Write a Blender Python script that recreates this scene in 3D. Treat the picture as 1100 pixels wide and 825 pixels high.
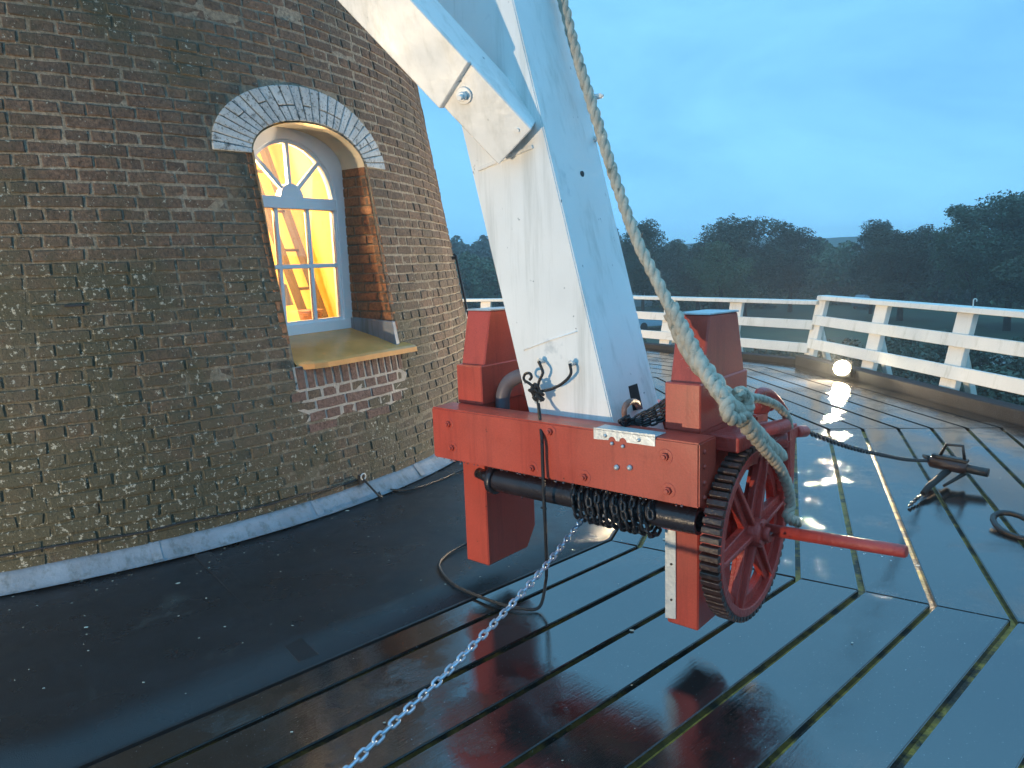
import bpy, bmesh, math, random
from mathutils import Vector, Matrix
R_ = math.radians
random.seed(7)
for o in list(bpy.data.objects): bpy.data.objects.remove(o)
scene = bpy.context.scene
COL = scene.collection

# ------------------------------------------------------------------ camera
F_PX, PITCH, ROLL, EYE = 789.2, 0.16438, -0.03673, 1.6
cp, sp, cr, sr = math.cos(PITCH), math.sin(PITCH), math.cos(ROLL), math.sin(ROLL)
FW = Vector((0, cp, -sp)); RT0 = Vector((1, 0, 0)); UP0 = Vector((0, sp, cp))
RT = RT0 * cr + UP0 * sr; UP = UP0 * cr - RT0 * sr
O = Vector((0, 0, EYE))
cam = bpy.data.cameras.new('camera'); camo = bpy.data.objects.new('camera', cam); COL.objects.link(camo)
cam.sensor_width = 36; cam.lens = F_PX / 1100 * 36; cam.clip_start = .05; cam.clip_end = 6000
M4 = Matrix.Identity(4)
for i in range(3):
    M4[i][0] = RT[i]; M4[i][1] = UP[i]; M4[i][2] = -FW[i]; M4[i][3] = O[i]
camo.matrix_world = M4
scene.camera = camo

# ------------------------------------------------------------------ world, sun, exposure
SUN_EL, SUN_AZ = R_(4), R_(-70)
w = bpy.data.worlds.new('World'); scene.world = w; w.use_nodes = True
nt = w.node_tree; nt.nodes.clear()
def N(nt, t, **k):
    n = nt.nodes.new(t)
    for a, b in k.items():
        if a == 'inp':
            for i, v in b.items(): n.inputs[i].default_value = v
        else: setattr(n, a, b)
    return n
out = N(nt, 'ShaderNodeOutputWorld'); bg = N(nt, 'ShaderNodeBackground', inp={'Strength': .1})
sky = N(nt, 'ShaderNodeTexSky', sky_type='NISHITA', sun_disc=False, sun_elevation=SUN_EL, sun_rotation=SUN_AZ)
geo = N(nt, 'ShaderNodeTexCoord'); mp = N(nt, 'ShaderNodeMapping', inp={'Scale': (1, 1, 2.6)})
nz = N(nt, 'ShaderNodeTexNoise', inp={'Scale': 2.4, 'Detail': 7, 'Roughness': .58, 'Distortion': .4})
cr1 = N(nt, 'ShaderNodeValToRGB')
e = cr1.color_ramp.elements
e[0].position = .3; e[0].color = (1.9, 5.7, 10.0, 1); e[1].position = .74; e[1].color = (3.0, 8.0, 12.2, 1)
mx = N(nt, 'ShaderNodeMixRGB', inp={'Fac': .93})
L = nt.links.new
sxyz = N(nt, 'ShaderNodeSeparateXYZ'); L(geo.outputs['Generated'], sxyz.inputs[0]); mr = N(nt, 'ShaderNodeMapRange', inp={1: 0, 2: .35, 3: 1.22, 4: 1.0}); L(sxyz.outputs['Z'], mr.inputs[0])
L(geo.outputs['Generated'], mp.inputs[0]); L(mp.outputs[0], nz.inputs['Vector']); L(nz.outputs['Fac'], cr1.inputs[0])
L(sky.outputs[0], mx.inputs[1]); L(cr1.outputs[0], mx.inputs[2]); mr2 = N(nt, 'ShaderNodeMapRange', inp={1: .3, 2: .9, 3: 1.0, 4: 1.5}); L(sxyz.outputs['Z'], mr2.inputs[0]); mq = N(nt, 'ShaderNodeMath', operation='MULTIPLY'); L(mr.outputs[0], mq.inputs[0]); L(mr2.outputs[0], mq.inputs[1])
mm = N(nt, 'ShaderNodeVectorMath', operation='SCALE'); L(mx.outputs[0], mm.inputs[0]); L(mq.outputs[0], mm.inputs['Scale']); L(mm.outputs[0], bg.inputs[0]); L(bg.outputs[0], out.inputs[0])

sun = bpy.data.lights.new('sun', 'SUN'); sun.energy = .12; sun.angle = R_(40); sun.color = (.75, .88, 1)
so = bpy.data.objects.new('sun', sun); COL.objects.link(so); so.rotation_euler = (R_(50), 0, R_(110))
scene.view_settings.view_transform = 'Standard'; scene.view_settings.look = 'None'
scene.view_settings.exposure = 0.0; scene.view_settings.gamma = 1
scene.render.engine = 'CYCLES'
scene.cycles.max_bounces = 6; scene.cycles.caustics_reflective = False; scene.cycles.caustics_refractive = False
scene.cycles.sample_clamp_indirect = 4; scene.cycles.volume_bounces = 0

# ------------------------------------------------------------------ materials
def mat(name, base, rough=.5, var=0, vscale=3, spec=.5, metal=0, bump=0, bscale=60, ior=1.5, coat=0, rvar=0, emis=None, estr=0, streak=None, dirt=None, dscale=5, dthr=.6, speck=None, sscale=60, sthr=.7, bdist=.01, fine=None):
    m = bpy.data.materials.new(name); m.use_nodes = True; t = m.node_tree
    b = t.nodes['Principled BSDF']; l = t.links.new
    b.inputs['Base Color'].default_value = (*base, 1); b.inputs['Roughness'].default_value = rough
    b.inputs['IOR'].default_value = ior; b.inputs['Metallic'].default_value = metal
    b.inputs['Specular IOR Level'].default_value = spec; b.inputs['Coat Weight'].default_value = coat; b.inputs['Coat Roughness'].default_value = .06
    g = N(t, 'ShaderNodeNewGeometry'); cur = None
    def noise(s, d=5, r=.6):
        n = N(t, 'ShaderNodeTexNoise', inp={'Scale': s, 'Detail': d, 'Roughness': r}); l(g.outputs['Position'], n.inputs['Vector']); return n
    def ramp(n, a, bb):
        r = N(t, 'ShaderNodeMapRange', inp={1: a, 2: bb}); l(n.outputs['Fac'], r.inputs[0]); return r
    if var:
        n = noise(vscale); r = ramp(n, .3, .7)
        mxx = N(t, 'ShaderNodeMixRGB'); l(r.outputs[0], mxx.inputs[0])
        mxx.inputs[1].default_value = (*[c * (1 - var) for c in base], 1); mxx.inputs[2].default_value = (*[min(1, c * (1 + var)) for c in base], 1)
        cur = mxx.outputs[0]
    if fine:
        n = noise(fine[0], 3); r = ramp(n, .35, .65); mxx = N(t, 'ShaderNodeMixRGB', blend_type='MULTIPLY'); mxx.inputs[0].default_value = fine[1]
        if cur is not None: l(cur, mxx.inputs[1])
        else: mxx.inputs[1].default_value = (*base, 1)
        l(r.outputs[0], mxx.inputs[2]); cur = mxx.outputs[0]
    for (c, s, th, wd, d) in ([(dirt, dscale, dthr, .12, 6)] if dirt else []) + ([(speck, sscale, sthr, .03, 3)] if speck else []):
        n = noise(s, d, .7); r = ramp(n, th, th + wd); mxx = N(t, 'ShaderNodeMixRGB'); l(r.outputs[0], mxx.inputs[0])
        if cur is not None: l(cur, mxx.inputs[1])
        else: mxx.inputs[1].default_value = (*base, 1)
        mxx.inputs[2].default_value = (*c, 1); cur = mxx.outputs[0]
    if streak:
        mpp = N(t, 'ShaderNodeMapping', inp={'Scale': (1, 1, .07)}); l(g.outputs['Position'], mpp.inputs[0])
        n = N(t, 'ShaderNodeTexNoise', inp={'Scale': streak[1], 'Detail': 6, 'Roughness': .7}); l(mpp.outputs[0], n.inputs['Vector']); r = N(t, 'ShaderNodeMapRange', inp={1: streak[2], 2: streak[2] + .2, 4: streak[3]}); l(n.outputs['Fac'], r.inputs[0])
        mxx = N(t, 'ShaderNodeMixRGB'); l(r.outputs[0], mxx.inputs[0])
        if cur is not None: l(cur, mxx.inputs[1])
        else: mxx.inputs[1].default_value = (*base, 1)
        mxx.inputs[2].default_value = (*streak[0], 1); cur = mxx.outputs[0]
    if cur is not None: l(cur, b.inputs['Base Color'])
    if rvar:
        n = noise(2.3, 5); r = N(t, 'ShaderNodeMapRange', inp={1: .35, 2: .65, 3: max(.02, rough - rvar), 4: rough + rvar}); l(n.outputs['Fac'], r.inputs[0]); l(r.outputs[0], b.inputs['Roughness'])
    if bump:
        n = noise(bscale, 4); bp = N(t, 'ShaderNodeBump', inp={'Strength': bump, 'Distance': bdist}); l(n.outputs['Fac'], bp.inputs['Height']); l(bp.outputs[0], b.inputs['Normal'])
    if emis:
        b.inputs['Emission Color'].default_value = (*emis, 1); b.inputs['Emission Strength'].default_value = estr
    return m

def brick_material(name, cols, lichen=True, rough=.85):
    m = bpy.data.materials.new(name); m.use_nodes = True; t = m.node_tree; l = t.links.new
    b = t.nodes['Principled BSDF']; b.inputs['Roughness'].default_value = rough
    g = N(t, 'ShaderNodeNewGeometry'); oi = N(t, 'ShaderNodeObjectInfo')
    def noise(s, d=5, r=.6, src=None):
        n = N(t, 'ShaderNodeTexNoise', inp={'Scale': s, 'Detail': d, 'Roughness': r}); l(src or g.outputs['Position'], n.inputs['Vector']); return n
    def rr(sock, a, bb):
        r = N(t, 'ShaderNodeMapRange', inp={1: a, 2: bb}); l(sock, r.inputs[0]); return r.outputs[0]
    def mix(f, a, bcol, bt='MIX'):
        x = N(t, 'ShaderNodeMixRGB', blend_type=bt)
        if isinstance(f, float): x.inputs[0].default_value = f
        else: l(f, x.inputs[0])
        for i, v in ((1, a), (2, bcol)):
            if isinstance(v, tuple): x.inputs[i].default_value = (*v, 1)
            else: l(v, x.inputs[i])
        return x.outputs[0]
    # tone of each brick (random per piece, carried as an attribute on the joined mass)
    at = N(t, 'ShaderNodeAttribute', attribute_name='tone')
    ad = N(t, 'ShaderNodeMath', operation='ADD'); l(oi.outputs['Random'], ad.inputs[0]); l(at.outputs['Fac'], ad.inputs[1])
    fr = N(t, 'ShaderNodeMath', operation='FRACT'); l(ad.outputs[0], fr.inputs[0])
    c = mix(fr.outputs[0], cols[0], cols[1])
    c = mix(rr(noise(1.1, 3).outputs['Fac'], .42, .62), c, cols[2])
    c = mix(rr(noise(45, 4, .7).outputs['Fac'], .35, .7), c, tuple(x * .35 for x in cols[0]))
    if lichen:
        # green algae film, stronger low down and to the left
        sx = N(t, 'ShaderNodeSeparateXYZ'); l(g.outputs['Position'], sx.inputs[0])
        n1 = noise(1.5, 6, .7).outputs['Fac']
        hz = N(t, 'ShaderNodeMapRange', inp={1: 2.3, 2: .2, 3: 0, 4: .22}); l(sx.outputs['Z'], hz.inputs[0])
        hx = N(t, 'ShaderNodeMapRange', inp={1: -.4, 2: -2.4, 3: -.17, 4: .07}); l(sx.outputs['X'], hx.inputs[0])
        a1 = N(t, 'ShaderNodeMath', operation='ADD'); l(n1, a1.inputs[0]); l(hz.outputs[0], a1.inputs[1])
        a2 = N(t, 'ShaderNodeMath', operation='ADD'); l(a1.outputs[0], a2.inputs[0]); l(hx.outputs[0], a2.inputs[1])
        gm = rr(a2.outputs[0], .48, .72)
        c = mix(gm, c, (.066, .062, .038))
        sp1 = noise(38, 3, .75).outputs['Fac']
        a3 = N(t, 'ShaderNodeMath', operation='MULTIPLY_ADD'); l(gm, a3.inputs[0]); a3.inputs[1].default_value = .07; l(sp1, a3.inputs[2])
        c = mix(rr(a3.outputs[0], .655, .70), c, (.33, .33, .28))
        n4 = noise(9, 5, .7).outputs['Fac']
        c = mix(rr(n4, .66, .72), c, (.17, .18, .14))
    l(c, b.inputs['Base Color'])
    n = noise(70, 5, .7); n2 = noise(12, 3)
    a = N(t, 'ShaderNodeMath', operation='ADD'); l(n.outputs['Fac'], a.inputs[0]); l(n2.outputs['Fac'], a.inputs[1])
    bp = N(t, 'ShaderNodeBump', inp={'Strength': .9, 'Distance': .012}); l(a.outputs[0], bp.inputs['Height']); l(bp.outputs[0], b.inputs['Normal'])
    return m

def deck_material(name, base, moss=False):
    """wet painted boards: a film of water of uneven smoothness over a dull grey coat"""
    m = bpy.data.materials.new(name); m.use_nodes = True; t = m.node_tree; l = t.links.new
    b = t.nodes['Principled BSDF']
    g = N(t, 'ShaderNodeNewGeometry'); tc = N(t, 'ShaderNodeTexCoord'); oi = N(t, 'ShaderNodeObjectInfo')
    def noise(s, d=5, r=.6, src=None, scl=None):
        n = N(t, 'ShaderNodeTexNoise', inp={'Scale': s, 'Detail': d, 'Roughness': r}); src = src or g.outputs['Position']
        if scl: mpp = N(t, 'ShaderNodeMapping', inp={'Scale': scl}); l(src, mpp.inputs[0]); src = mpp.outputs[0]
        l(src, n.inputs['Vector']); return n.outputs['Fac']
    def rr(sock, a, bb, c=0, d=1):
        r = N(t, 'ShaderNodeMapRange', inp={1: a, 2: bb, 3: c, 4: d}); l(sock, r.inputs[0]); return r.outputs[0]
    def mix(f, a, bcol):
        x = N(t, 'ShaderNodeMixRGB'); l(f, x.inputs[0])
        for i, v in ((1, a), (2, bcol)):
            if isinstance(v, tuple): x.inputs[i].default_value = (*v, 1)
            else: l(v, x.inputs[i])
        return x.outputs[0]
    c = mix(oi.outputs['Random'], tuple(x * .8 for x in base), tuple(x * 1.25 for x in base))
    c = mix(rr(noise(2.2, 6, .65), .45, .7), c, tuple(x * 1.5 for x in base))
    grain = noise(8, 6, .7, tc.outputs['Object'], (.8, 14, 1))
    c = mix(rr(grain, .55, .75, 0, .5), c, tuple(x * .45 for x in base))
    c = mix(rr(noise(120, 2, .6), .7, .74), c, (.30, .32, .34))
    l(c, b.inputs['Base Color'])
    wet = noise(1.5, 7, .66)
    dry = rr(wet, .50, .68)                     # 0 where a smooth film of water lies, 1 where the coat stands proud of it
    r1 = rr(dry, 0, 1, .012, .13); r2 = rr(noise(26, 5, .75), .60, .74, 0, .08)
    ar_ = N(t, 'ShaderNodeMath', operation='ADD'); l(r1, ar_.inputs[0]); l(r2, ar_.inputs[1]); l(ar_.outputs[0], b.inputs['Roughness'])
    b.inputs['IOR'].default_value = 2.0; b.inputs['Specular IOR Level'].default_value = .8
    def bump(h, st, dist, prev=None):
        x = N(t, 'ShaderNodeBump', inp={'Strength': .3, 'Distance': dist}); l(h, x.inputs['Height'])
        mk = rr(dry, 0, 1, st * .15, st); l(mk, x.inputs['Strength'])
        if prev is not None: l(prev.outputs[0], x.inputs['Normal'])
        return x
    b1 = bump(grain, .7, .005); b2 = bump(noise(95, 3, .6), .35, .003, b1); b3 = bump(noise(7, 4, .55), .3, .010, b2)
    l(b3.outputs[0], b.inputs['Normal'])
    return m

MT = {}
MT['brick'] = brick_material('weathered_brick', [(.115, .078, .056), (.20, .125, .085), (.125, .10, .075)])
MT['brick_clean'] = brick_material('reveal_brick', [(.36, .15, .07), (.42, .2, .09), (.30, .14, .07)], lichen=False)
MT['brick_pink'] = brick_material('repointed_brick', [(.17, .095, .08), (.22, .13, .11), (.13, .085, .07)], lichen=False)
MT['mortar'] = brick_material('mortar', [(.33, .28, .21), (.38, .32, .25), (.22, .19, .14)])
MT['mortar_flat'] = mat('mortar_flat', (.27, .235, .18), .9, var=.35, vscale=2, bump=.8, bscale=80, dirt=(.09, .09, .055), dscale=2.2, dthr=.47, speck=(.4, .4, .34), sscale=30, sthr=.68)
MT['mortar_light'] = mat('mortar_light', (.40, .35, .30), .9, var=.2, vscale=6, bump=.8, bscale=80)
MT['arch_stone'] = mat('whitewashed_brick', (.40, .43, .45), .85, var=.2, vscale=5, bump=.9, bscale=50, dirt=(.10, .11, .11), dscale=17, dthr=.55, speck=(.09, .10, .09), sscale=60, sthr=.60)
MT['soffit'] = mat('cream_plaster', (.72, .62, .45), .8, var=.12, vscale=6, bump=.4, bscale=30)
MT['white'] = mat('white_paint', (.80, .80, .79), .40, streak=((.42, .43, .40), 9, .52, .55), var=.06, vscale=2, bump=.2, bscale=14, dirt=(.50, .53, .55), dscale=3.4, dthr=.63, speck=(.20, .22, .24), sscale=20, sthr=.70, rvar=.1)
MT['rail_white'] = mat('railing_paint', (.78, .77, .72), .45, streak=((.38, .38, .28), 8, .54, .6), var=.06, vscale=3, bump=.1, bscale=30, dirt=(.5, .5, .42), dscale=6, dthr=.68)
MT['frame_white'] = mat('window_paint', (.84, .84, .85), .4, var=.05)
MT['red'] = mat('red_oxide_paint', (.48, .072, .046), .38, streak=((.22, .03, .022), 14, .52, .6), var=.10, vscale=5, bump=.12, bscale=110, bdist=.003, rvar=.1, fine=(160, .14), dirt=(.33, .03, .018), dscale=4, dthr=.62, speck=(.10, .03, .02), sscale=28, sthr=.72)
MT['red_iron'] = mat('red_cast_iron', (.44, .055, .042), .38, var=.2, vscale=9, bump=.5, bscale=60, rvar=.1, dirt=(.16, .035, .03), dscale=14, dthr=.6)
MT['grease'] = mat('black_grease', (.045, .022, .018), .28, var=.3, vscale=20, bump=.5, bscale=70)
MT['drum'] = mat('black_iron_pipe', (.022, .018, .022), .3, var=.3, vscale=12, bump=.15, bscale=80, rvar=.12)
MT['steel'] = mat('galvanised_steel', (.52, .56, .58), .45, metal=.55, var=.15, vscale=12, bump=.2, bscale=60)
MT['chain_grey'] = mat('galvanised_chain', (.42, .50, .60), .34, metal=.75, var=.2, vscale=30, bump=.2, bscale=120)
MT['chain_black'] = mat('black_chain', (.028, .028, .032), .35, metal=.3, var=.3, vscale=30, bump=.3, bscale=120)
MT['pipe_grey'] = mat('grey_pipe', (.14, .13, .15), .35, var=.2, vscale=10)
MT['rust'] = mat('rusty_iron', (.30, .15, .11), .5, var=.3, vscale=25, bump=.5, bscale=90)
MT['rope'] = mat('wet_hemp_rope', (.50, .44, .35), .8, var=.25, vscale=30, bump=.9, bscale=220, bdist=.006, dirt=(.16, .17, .13), dscale=20, dthr=.58)
MT['cord'] = mat('black_cord', (.012, .013, .016), .45, bump=.5, bscale=300)
MT['deck'] = deck_material('wet_deck_boards', (.014, .0135, .0135))
MT['felt'] = mat('wet_roofing_felt', (.014, .015, .018), .33, var=.3, vscale=1.3, bump=.55, bscale=260, bdist=.004, rvar=.13, ior=1.5, dirt=(.05, .052, .05), dscale=2.5, dthr=.6, speck=(.2, .2, .18), sscale=90, sthr=.765)
MT['moss'] = mat('mossy_bearer', (.52, .30, .045), .42, var=.55, vscale=14, bump=.9, bscale=60, dirt=(.025, .024, .015), dscale=6, dthr=.45)
MT['lead'] = mat('lead_sheet', (.21, .235, .27), .5, metal=.2, streak=((.07, .075, .06), 16, .5, .7), var=.2, vscale=5, bump=.5, bscale=18, rvar=.12, dirt=(.18, .19, .2), dscale=7, dthr=.58)
MT['copper'] = mat('zinc_sill', (.64, .30, .09), .25, spec=.5, var=.12, vscale=6, bump=.25, bscale=10)
MT['kerb'] = mat('dark_kerb_paint', (.024, .027, .033), .7, spec=.2, var=.3, vscale=4, bump=.4, bscale=60)
MT['room'] = mat('limewashed_plaster', (.85, .64, .27), .8, var=.08, vscale=2)
MT['wood'] = mat('old_oak', (.22, .10, .045), .6, var=.4, vscale=9, bump=.4, bscale=30)
def thin_glass(name):
    m = bpy.data.materials.new(name); m.use_nodes = True; t = m.node_tree; t.nodes.clear()
    o = N(t, 'ShaderNodeOutputMaterial'); a = N(t, 'ShaderNodeBsdfTransparent'); g = N(t, 'ShaderNodeBsdfGlossy', inp={'Roughness': .02}); f = N(t, 'ShaderNodeFresnel', inp={'IOR': 1.45}); x = N(t, 'ShaderNodeMixShader')
    t.links.new(f.outputs[0], x.inputs[0]); t.links.new(a.outputs[0], x.inputs[1]); t.links.new(g.outputs[0], x.inputs[2]); t.links.new(x.outputs[0], o.inputs[0]); return m
MT['glassmat'] = thin_glass('window_glass')
MT['lampglass'] = mat('lit_lamp_glass', (1, 1, 1), .2, emis=(1, .86, .55), estr=120)
MT['bulb'] = mat('lit_bulb', (1, 1, 1), .2, emis=(1, .8, .45), estr=25)
MT['leaf'] = mat('leaves', (.062, .088, .042), .65, var=.4, vscale=.35)
MT['leaf2'] = mat('leaves_dark', (.045, .070, .042), .65, var=.4, vscale=.35)
MT['leaf3'] = mat('leaves_olive', (.085, .098, .052), .65, var=.4, vscale=.4)
for nm_ in ('leaf', 'leaf2', 'leaf3'):
    t_ = MT[nm_].node_tree; bs = t_.nodes['Principled BSDF']; src = bs.inputs['Base Color'].links[0].from_socket
    oi_ = N(t_, 'ShaderNodeObjectInfo'); mr_ = N(t_, 'ShaderNodeMapRange', inp={3: .6, 4: 1.5}); t_.links.new(oi_.outputs['Random'], mr_.inputs[0])
    vm_ = N(t_, 'ShaderNodeVectorMath', operation='SCALE'); t_.links.new(src, vm_.inputs[0]); t_.links.new(mr_.outputs[0], vm_.inputs['Scale']); t_.links.new(vm_.outputs[0], bs.inputs['Base Color'])
MT['bark'] = mat('bark', (.06, .048, .035), .9, bump=.8, bscale=12)
MT['grass'] = mat('grass', (.035, .058, .028), .9, var=.4, vscale=.15, bump=.8, bscale=3, dirt=(.06, .06, .045), dscale=.06, dthr=.6)
MT['path'] = mat('gravel_path', (.20, .21, .20), .8, var=.15, vscale=1)
MT['hill'] = mat('wooded_hill', (.05, .075, .06), .95, var=.4, vscale=.02)
MT['carpaint'] = mat('silver_paint', (.16, .18, .2), .25, coat=.5)
MT['carpaint_blue'] = mat('pale_blue_paint', (.38, .52, .62), .25, coat=.5)
MT['carglass'] = mat('car_glass', (.02, .025, .03), .08)
MT['tyre'] = mat('tyre', (.015, .015, .015), .8)
MT['roof'] = mat('brown_roof_tiles', (.13, .075, .06), .7, var=.2, vscale=1)
MT['render'] = mat('pale_render', (.4, .42, .42), .8, var=.1)
MT['black'] = mat('black_iron', (.02, .02, .022), .4, bump=.3, bscale=50)
MT['litter'] = mat('pale_leaf_litter', (.5, .5, .42), .6, var=.3, vscale=20)
MT['water'] = mat('water_drop', (1, 1, 1), .02, ior=1.33)
MT['water'].node_tree.nodes['Principled BSDF'].inputs['Transmission Weight'].default_value = 1

# ------------------------------------------------------------------ object helpers
class MB:
    """collects vertices (world space) and faces, then links them as ONE mesh object"""
    def __init__(s): s.v = []; s.f = []; s.sm = []; s.tone = []
    def add(s, vs, fs, smooth=False, tone=0.):
        o = len(s.v); s.v += [Vector(v) for v in vs]; s.f += [tuple(i + o for i in f) for f in fs]; s.sm += [smooth] * len(fs); s.tone += [tone] * len(vs); return s
    def hexa(s, p, tone=0.):  # 8 points: bottom 4 ccw, top 4 ccw
        return s.add(p, [(3, 2, 1, 0), (4, 5, 6, 7), (0, 1, 5, 4), (1, 2, 6, 5), (2, 3, 7, 6), (3, 0, 4, 7)], tone=tone)
    def box(s, c, sx, sy, sz, X=Vector((1, 0, 0)), Y=Vector((0, 1, 0)), Z=Vector((0, 0, 1))):
        c = Vector(c); p = [c + X * (a * sx / 2) + Y * (b * sy / 2) + Z * (d * sz / 2) for d in (-1, 1) for a, b in ((-1, -1), (1, -1), (1, 1), (-1, 1))]
        return s.hexa(p)
    def prism(s, poly, d):  # poly: list of points, extruded by vector d
        n = len(poly); d = Vector(d); vs = [Vector(p) for p in poly] + [Vector(p) + d for p in poly]
        return s.add(vs, [tuple(range(n))[::-1], tuple(range(n, 2 * n))] + [(i, (i + 1) % n, n + (i + 1) % n, n + i) for i in range(n)])
    def tube(s, path, r, n=10, cap=True, closed=False):
        path = [Vector(p) for p in path]; m = len(path); rs = r if isinstance(r, (list, tuple)) else [r] * m
        prev = None; vs = []
        for i, p in enumerate(path):
            a = path[(i - 1) % m] if (closed or i > 0) else p; b = path[(i + 1) % m] if (closed or i < m - 1) else p
            t = (b - a).normalized()
            if prev is None:
                x = t.cross(Vector((0, 0, 1)));
                if x.length < .1: x = t.cross(Vector((1, 0, 0)))
                x.normalize()
            else:
                x = prev - t * prev.dot(t); x.normalize()
            prev = x; y = t.cross(x)
            vs += [p + (x * math.cos(k * 2 * math.pi / n) + y * math.sin(k * 2 * math.pi / n)) * rs[i] for k in range(n)]
        fs = []
        for i in range(m if closed else m - 1):
            j = (i + 1) % m
            fs += [(i * n + k, i * n + (k + 1) % n, j * n + (k + 1) % n, j * n + k) for k in range(n)]
        s.add(vs, fs, True)
        if cap and not closed:
            o = len(s.v) - len(vs)
            s.f += [tuple(o + k for k in range(n))[::-1], tuple(o + (m - 1) * n + k for k in range(n))]; s.sm += [False, False]
        return s
    def cyl(s, a, b, r, n=16, r2=None):
        return s.tube([a, b], [r, r2 if r2 is not None else r], n)
    def build(s, name, m, parent=None, bevel=0, kind=None, loc=None, tone=False, seg=1):
        base = parent.matrix_world.translation if parent else (Vector(loc) if loc is not None else Vector((0, 0, 0)))
        me = bpy.data.meshes.new(name); me.from_pydata([v - base for v in s.v], [], s.f)
        me.polygons.foreach_set('use_smooth', s.sm)
        if bevel:
            bm = bmesh.new(); bm.from_mesh(me); bmesh.ops.recalc_face_normals(bm, faces=bm.faces)
            ed = [e for e in bm.edges if len(e.link_faces) == 2 and e.calc_face_angle() > .5]
            bmesh.ops.bevel(bm, geom=ed, offset=bevel, segments=seg, affect='EDGES', clamp_overlap=True); bm.to_mesh(me); bm.free()
        if tone:
            at = me.attributes.new('tone', 'FLOAT', 'POINT'); at.data.foreach_set('value', s.tone)
        me.materials.append(MT[m] if isinstance(m, str) else m)
        o = bpy.data.objects.new(name, me); COL.objects.link(o)
        if parent: o.parent = parent
        elif loc is not None: o.location = loc
        if kind: o['kind'] = kind
        return o
def thing(name, label, cat, loc=(0, 0, 0), group=None):
    o = bpy.data.objects.new(name, None); COL.objects.link(o); o.empty_display_size = .2
    o.location = loc; o['label'] = label; o['category'] = cat
    if group: o['group'] = group
    o.matrix_world = Matrix.Translation(Vector(loc))
    return o
def tag(o, label, cat, group=None):
    o['label'] = label; o['category'] = cat
    if group: o['group'] = group
    return o
def structure(name, loc=(0, 0, 0)):
    o = bpy.data.objects.new(name, None); COL.objects.link(o); o.location = loc; o['kind'] = 'structure'; o.matrix_world = Matrix.Translation(Vector(loc)); return o
def catmull(P, n=8):
    P = [Vector(p) for p in P]; Q = [P[0] * 2 - P[1]] + P + [P[-1] * 2 - P[-2]]; out = []
    for i in range(1, len(Q) - 2):
        a, b, c, d = Q[i - 1:i + 3]
        for k in range(n):
            t = k / n; out.append(.5 * ((2 * b) + (c - a) * t + (2 * a - 5 * b + 4 * c - d) * t * t + (3 * b - a - 3 * c + d) * t ** 3))
    out.append(P[-1]); return out
def resample(path, step):
    out = [path[0]]; acc = 0
    for a, b in zip(path, path[1:]):
        d = (b - a).length
        while acc + d >= step and d > 1e-9:
            t = (step - acc) / d; a = a + (b - a) * t; out.append(a.copy()); d = (b - a).length; acc = 0
        acc += d
    return out
def sight(u, v): return RT * ((u - 550) / F_PX) - UP * ((v - 412.5) / F_PX) + FW
def on_z(u, v, z=0):
    d = sight(u, v); return O + d * ((z - O.z) / d.z)
def project(p):
    d = Vector(p) - O; z = d.dot(FW)
    return (550 + F_PX * d.dot(RT) / z, 412.5 - F_PX * d.dot(UP) / z, z)

# ------------------------------------------------------------------ mill geometry (metres)
MC = Vector((-4.491, 7.450, 0)); RB, BAT = 4.22, .165      # axis, brick radius at deck level, batter
A0 = R_(-33.8)                                            # bearing of the window
def rad(z): return RB - BAT * z
def cone(s, z, d=0., tang=None):
    """point on the battered wall: s metres sideways from the window's axis, height z, d proud"""
    r = rad(z) + d; a = A0 + math.asin(max(-1, min(1, s / rad(z)))) if tang is None else tang
    return Vector((MC.x + r * math.cos(a), MC.y + r * math.sin(a), z))
WN = Vector((math.cos(A0), math.sin(A0), 0)); WE = Vector((-math.sin(A0), math.cos(A0), 0))
def wp(s, r, z): return MC + WE * s + WN * r + Vector((0, 0, z))
SILL, SPR, TOPZ = 1.12, 2.35, 2.60
def half_in(z, a=.5, b=.25):      # half width of an elliptical arch at height z
    if z < SPR: return a
    q = 1 - ((z - SPR) / b) ** 2
    return a * math.sqrt(q) if q > 0 else 0

# ------------------------------------------------------------------ ground, woods, hills
GZ = -4.5
mb = MB(); n = 64; S = 3000
mb.add([(-S, -S, GZ), (S, -S, GZ), (S, S, GZ), (-S, S, GZ)], [(0, 1, 2, 3)])
g = mb.build('ground', 'grass', kind='structure')
mb = MB(); P = catmull([(8, 30, 0), (16, 32, 0), (24, 38, 0), (36, 40, 0), (55, 40, 0)], 8)
vs = []
for i, p in enumerate(P):
    t = (P[min(i + 1, len(P) - 1)] - P[max(i - 1, 0)]).normalized(); s_ = Vector((-t.y, t.x, 0)) * 1.3
    vs += [p + s_ + Vector((0, 0, GZ + .02)), p - s_ + Vector((0, 0, GZ + .02))]
mb.add(vs, [(2 * i, 2 * i + 1, 2 * i + 3, 2 * i + 2) for i in range(len(P) - 1)]); mb.build('path', 'path', kind='structure')
# hills: one uneven ridge far behind the woods
mb = MB(); nn = 160; vs = []
for j, (dist, hh) in enumerate(((255, GZ), (285, 0), (320, 1), (345, GZ))):
    for i in range(nn):
        a = R_(-20 + 150 * i / (nn - 1))
        rid = 4.6 + 1.3 * math.sin(a * 5 + 1) + .8 * math.sin(a * 17) + .4 * math.sin(a * 61 + 2) + .45 * random.random()
        z = GZ if hh == GZ else (rid if hh == 0 else rid * 1.1)
        vs.append((dist * math.cos(a), dist * math.sin(a), z))
fs = [(j * nn + i, j * nn + i + 1, (j + 1) * nn + i + 1, (j + 1) * nn + i) for j in range(3) for i in range(nn - 1)]
mb.add(vs, fs, True); mb.build('hills', 'hill', kind='structure')

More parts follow.
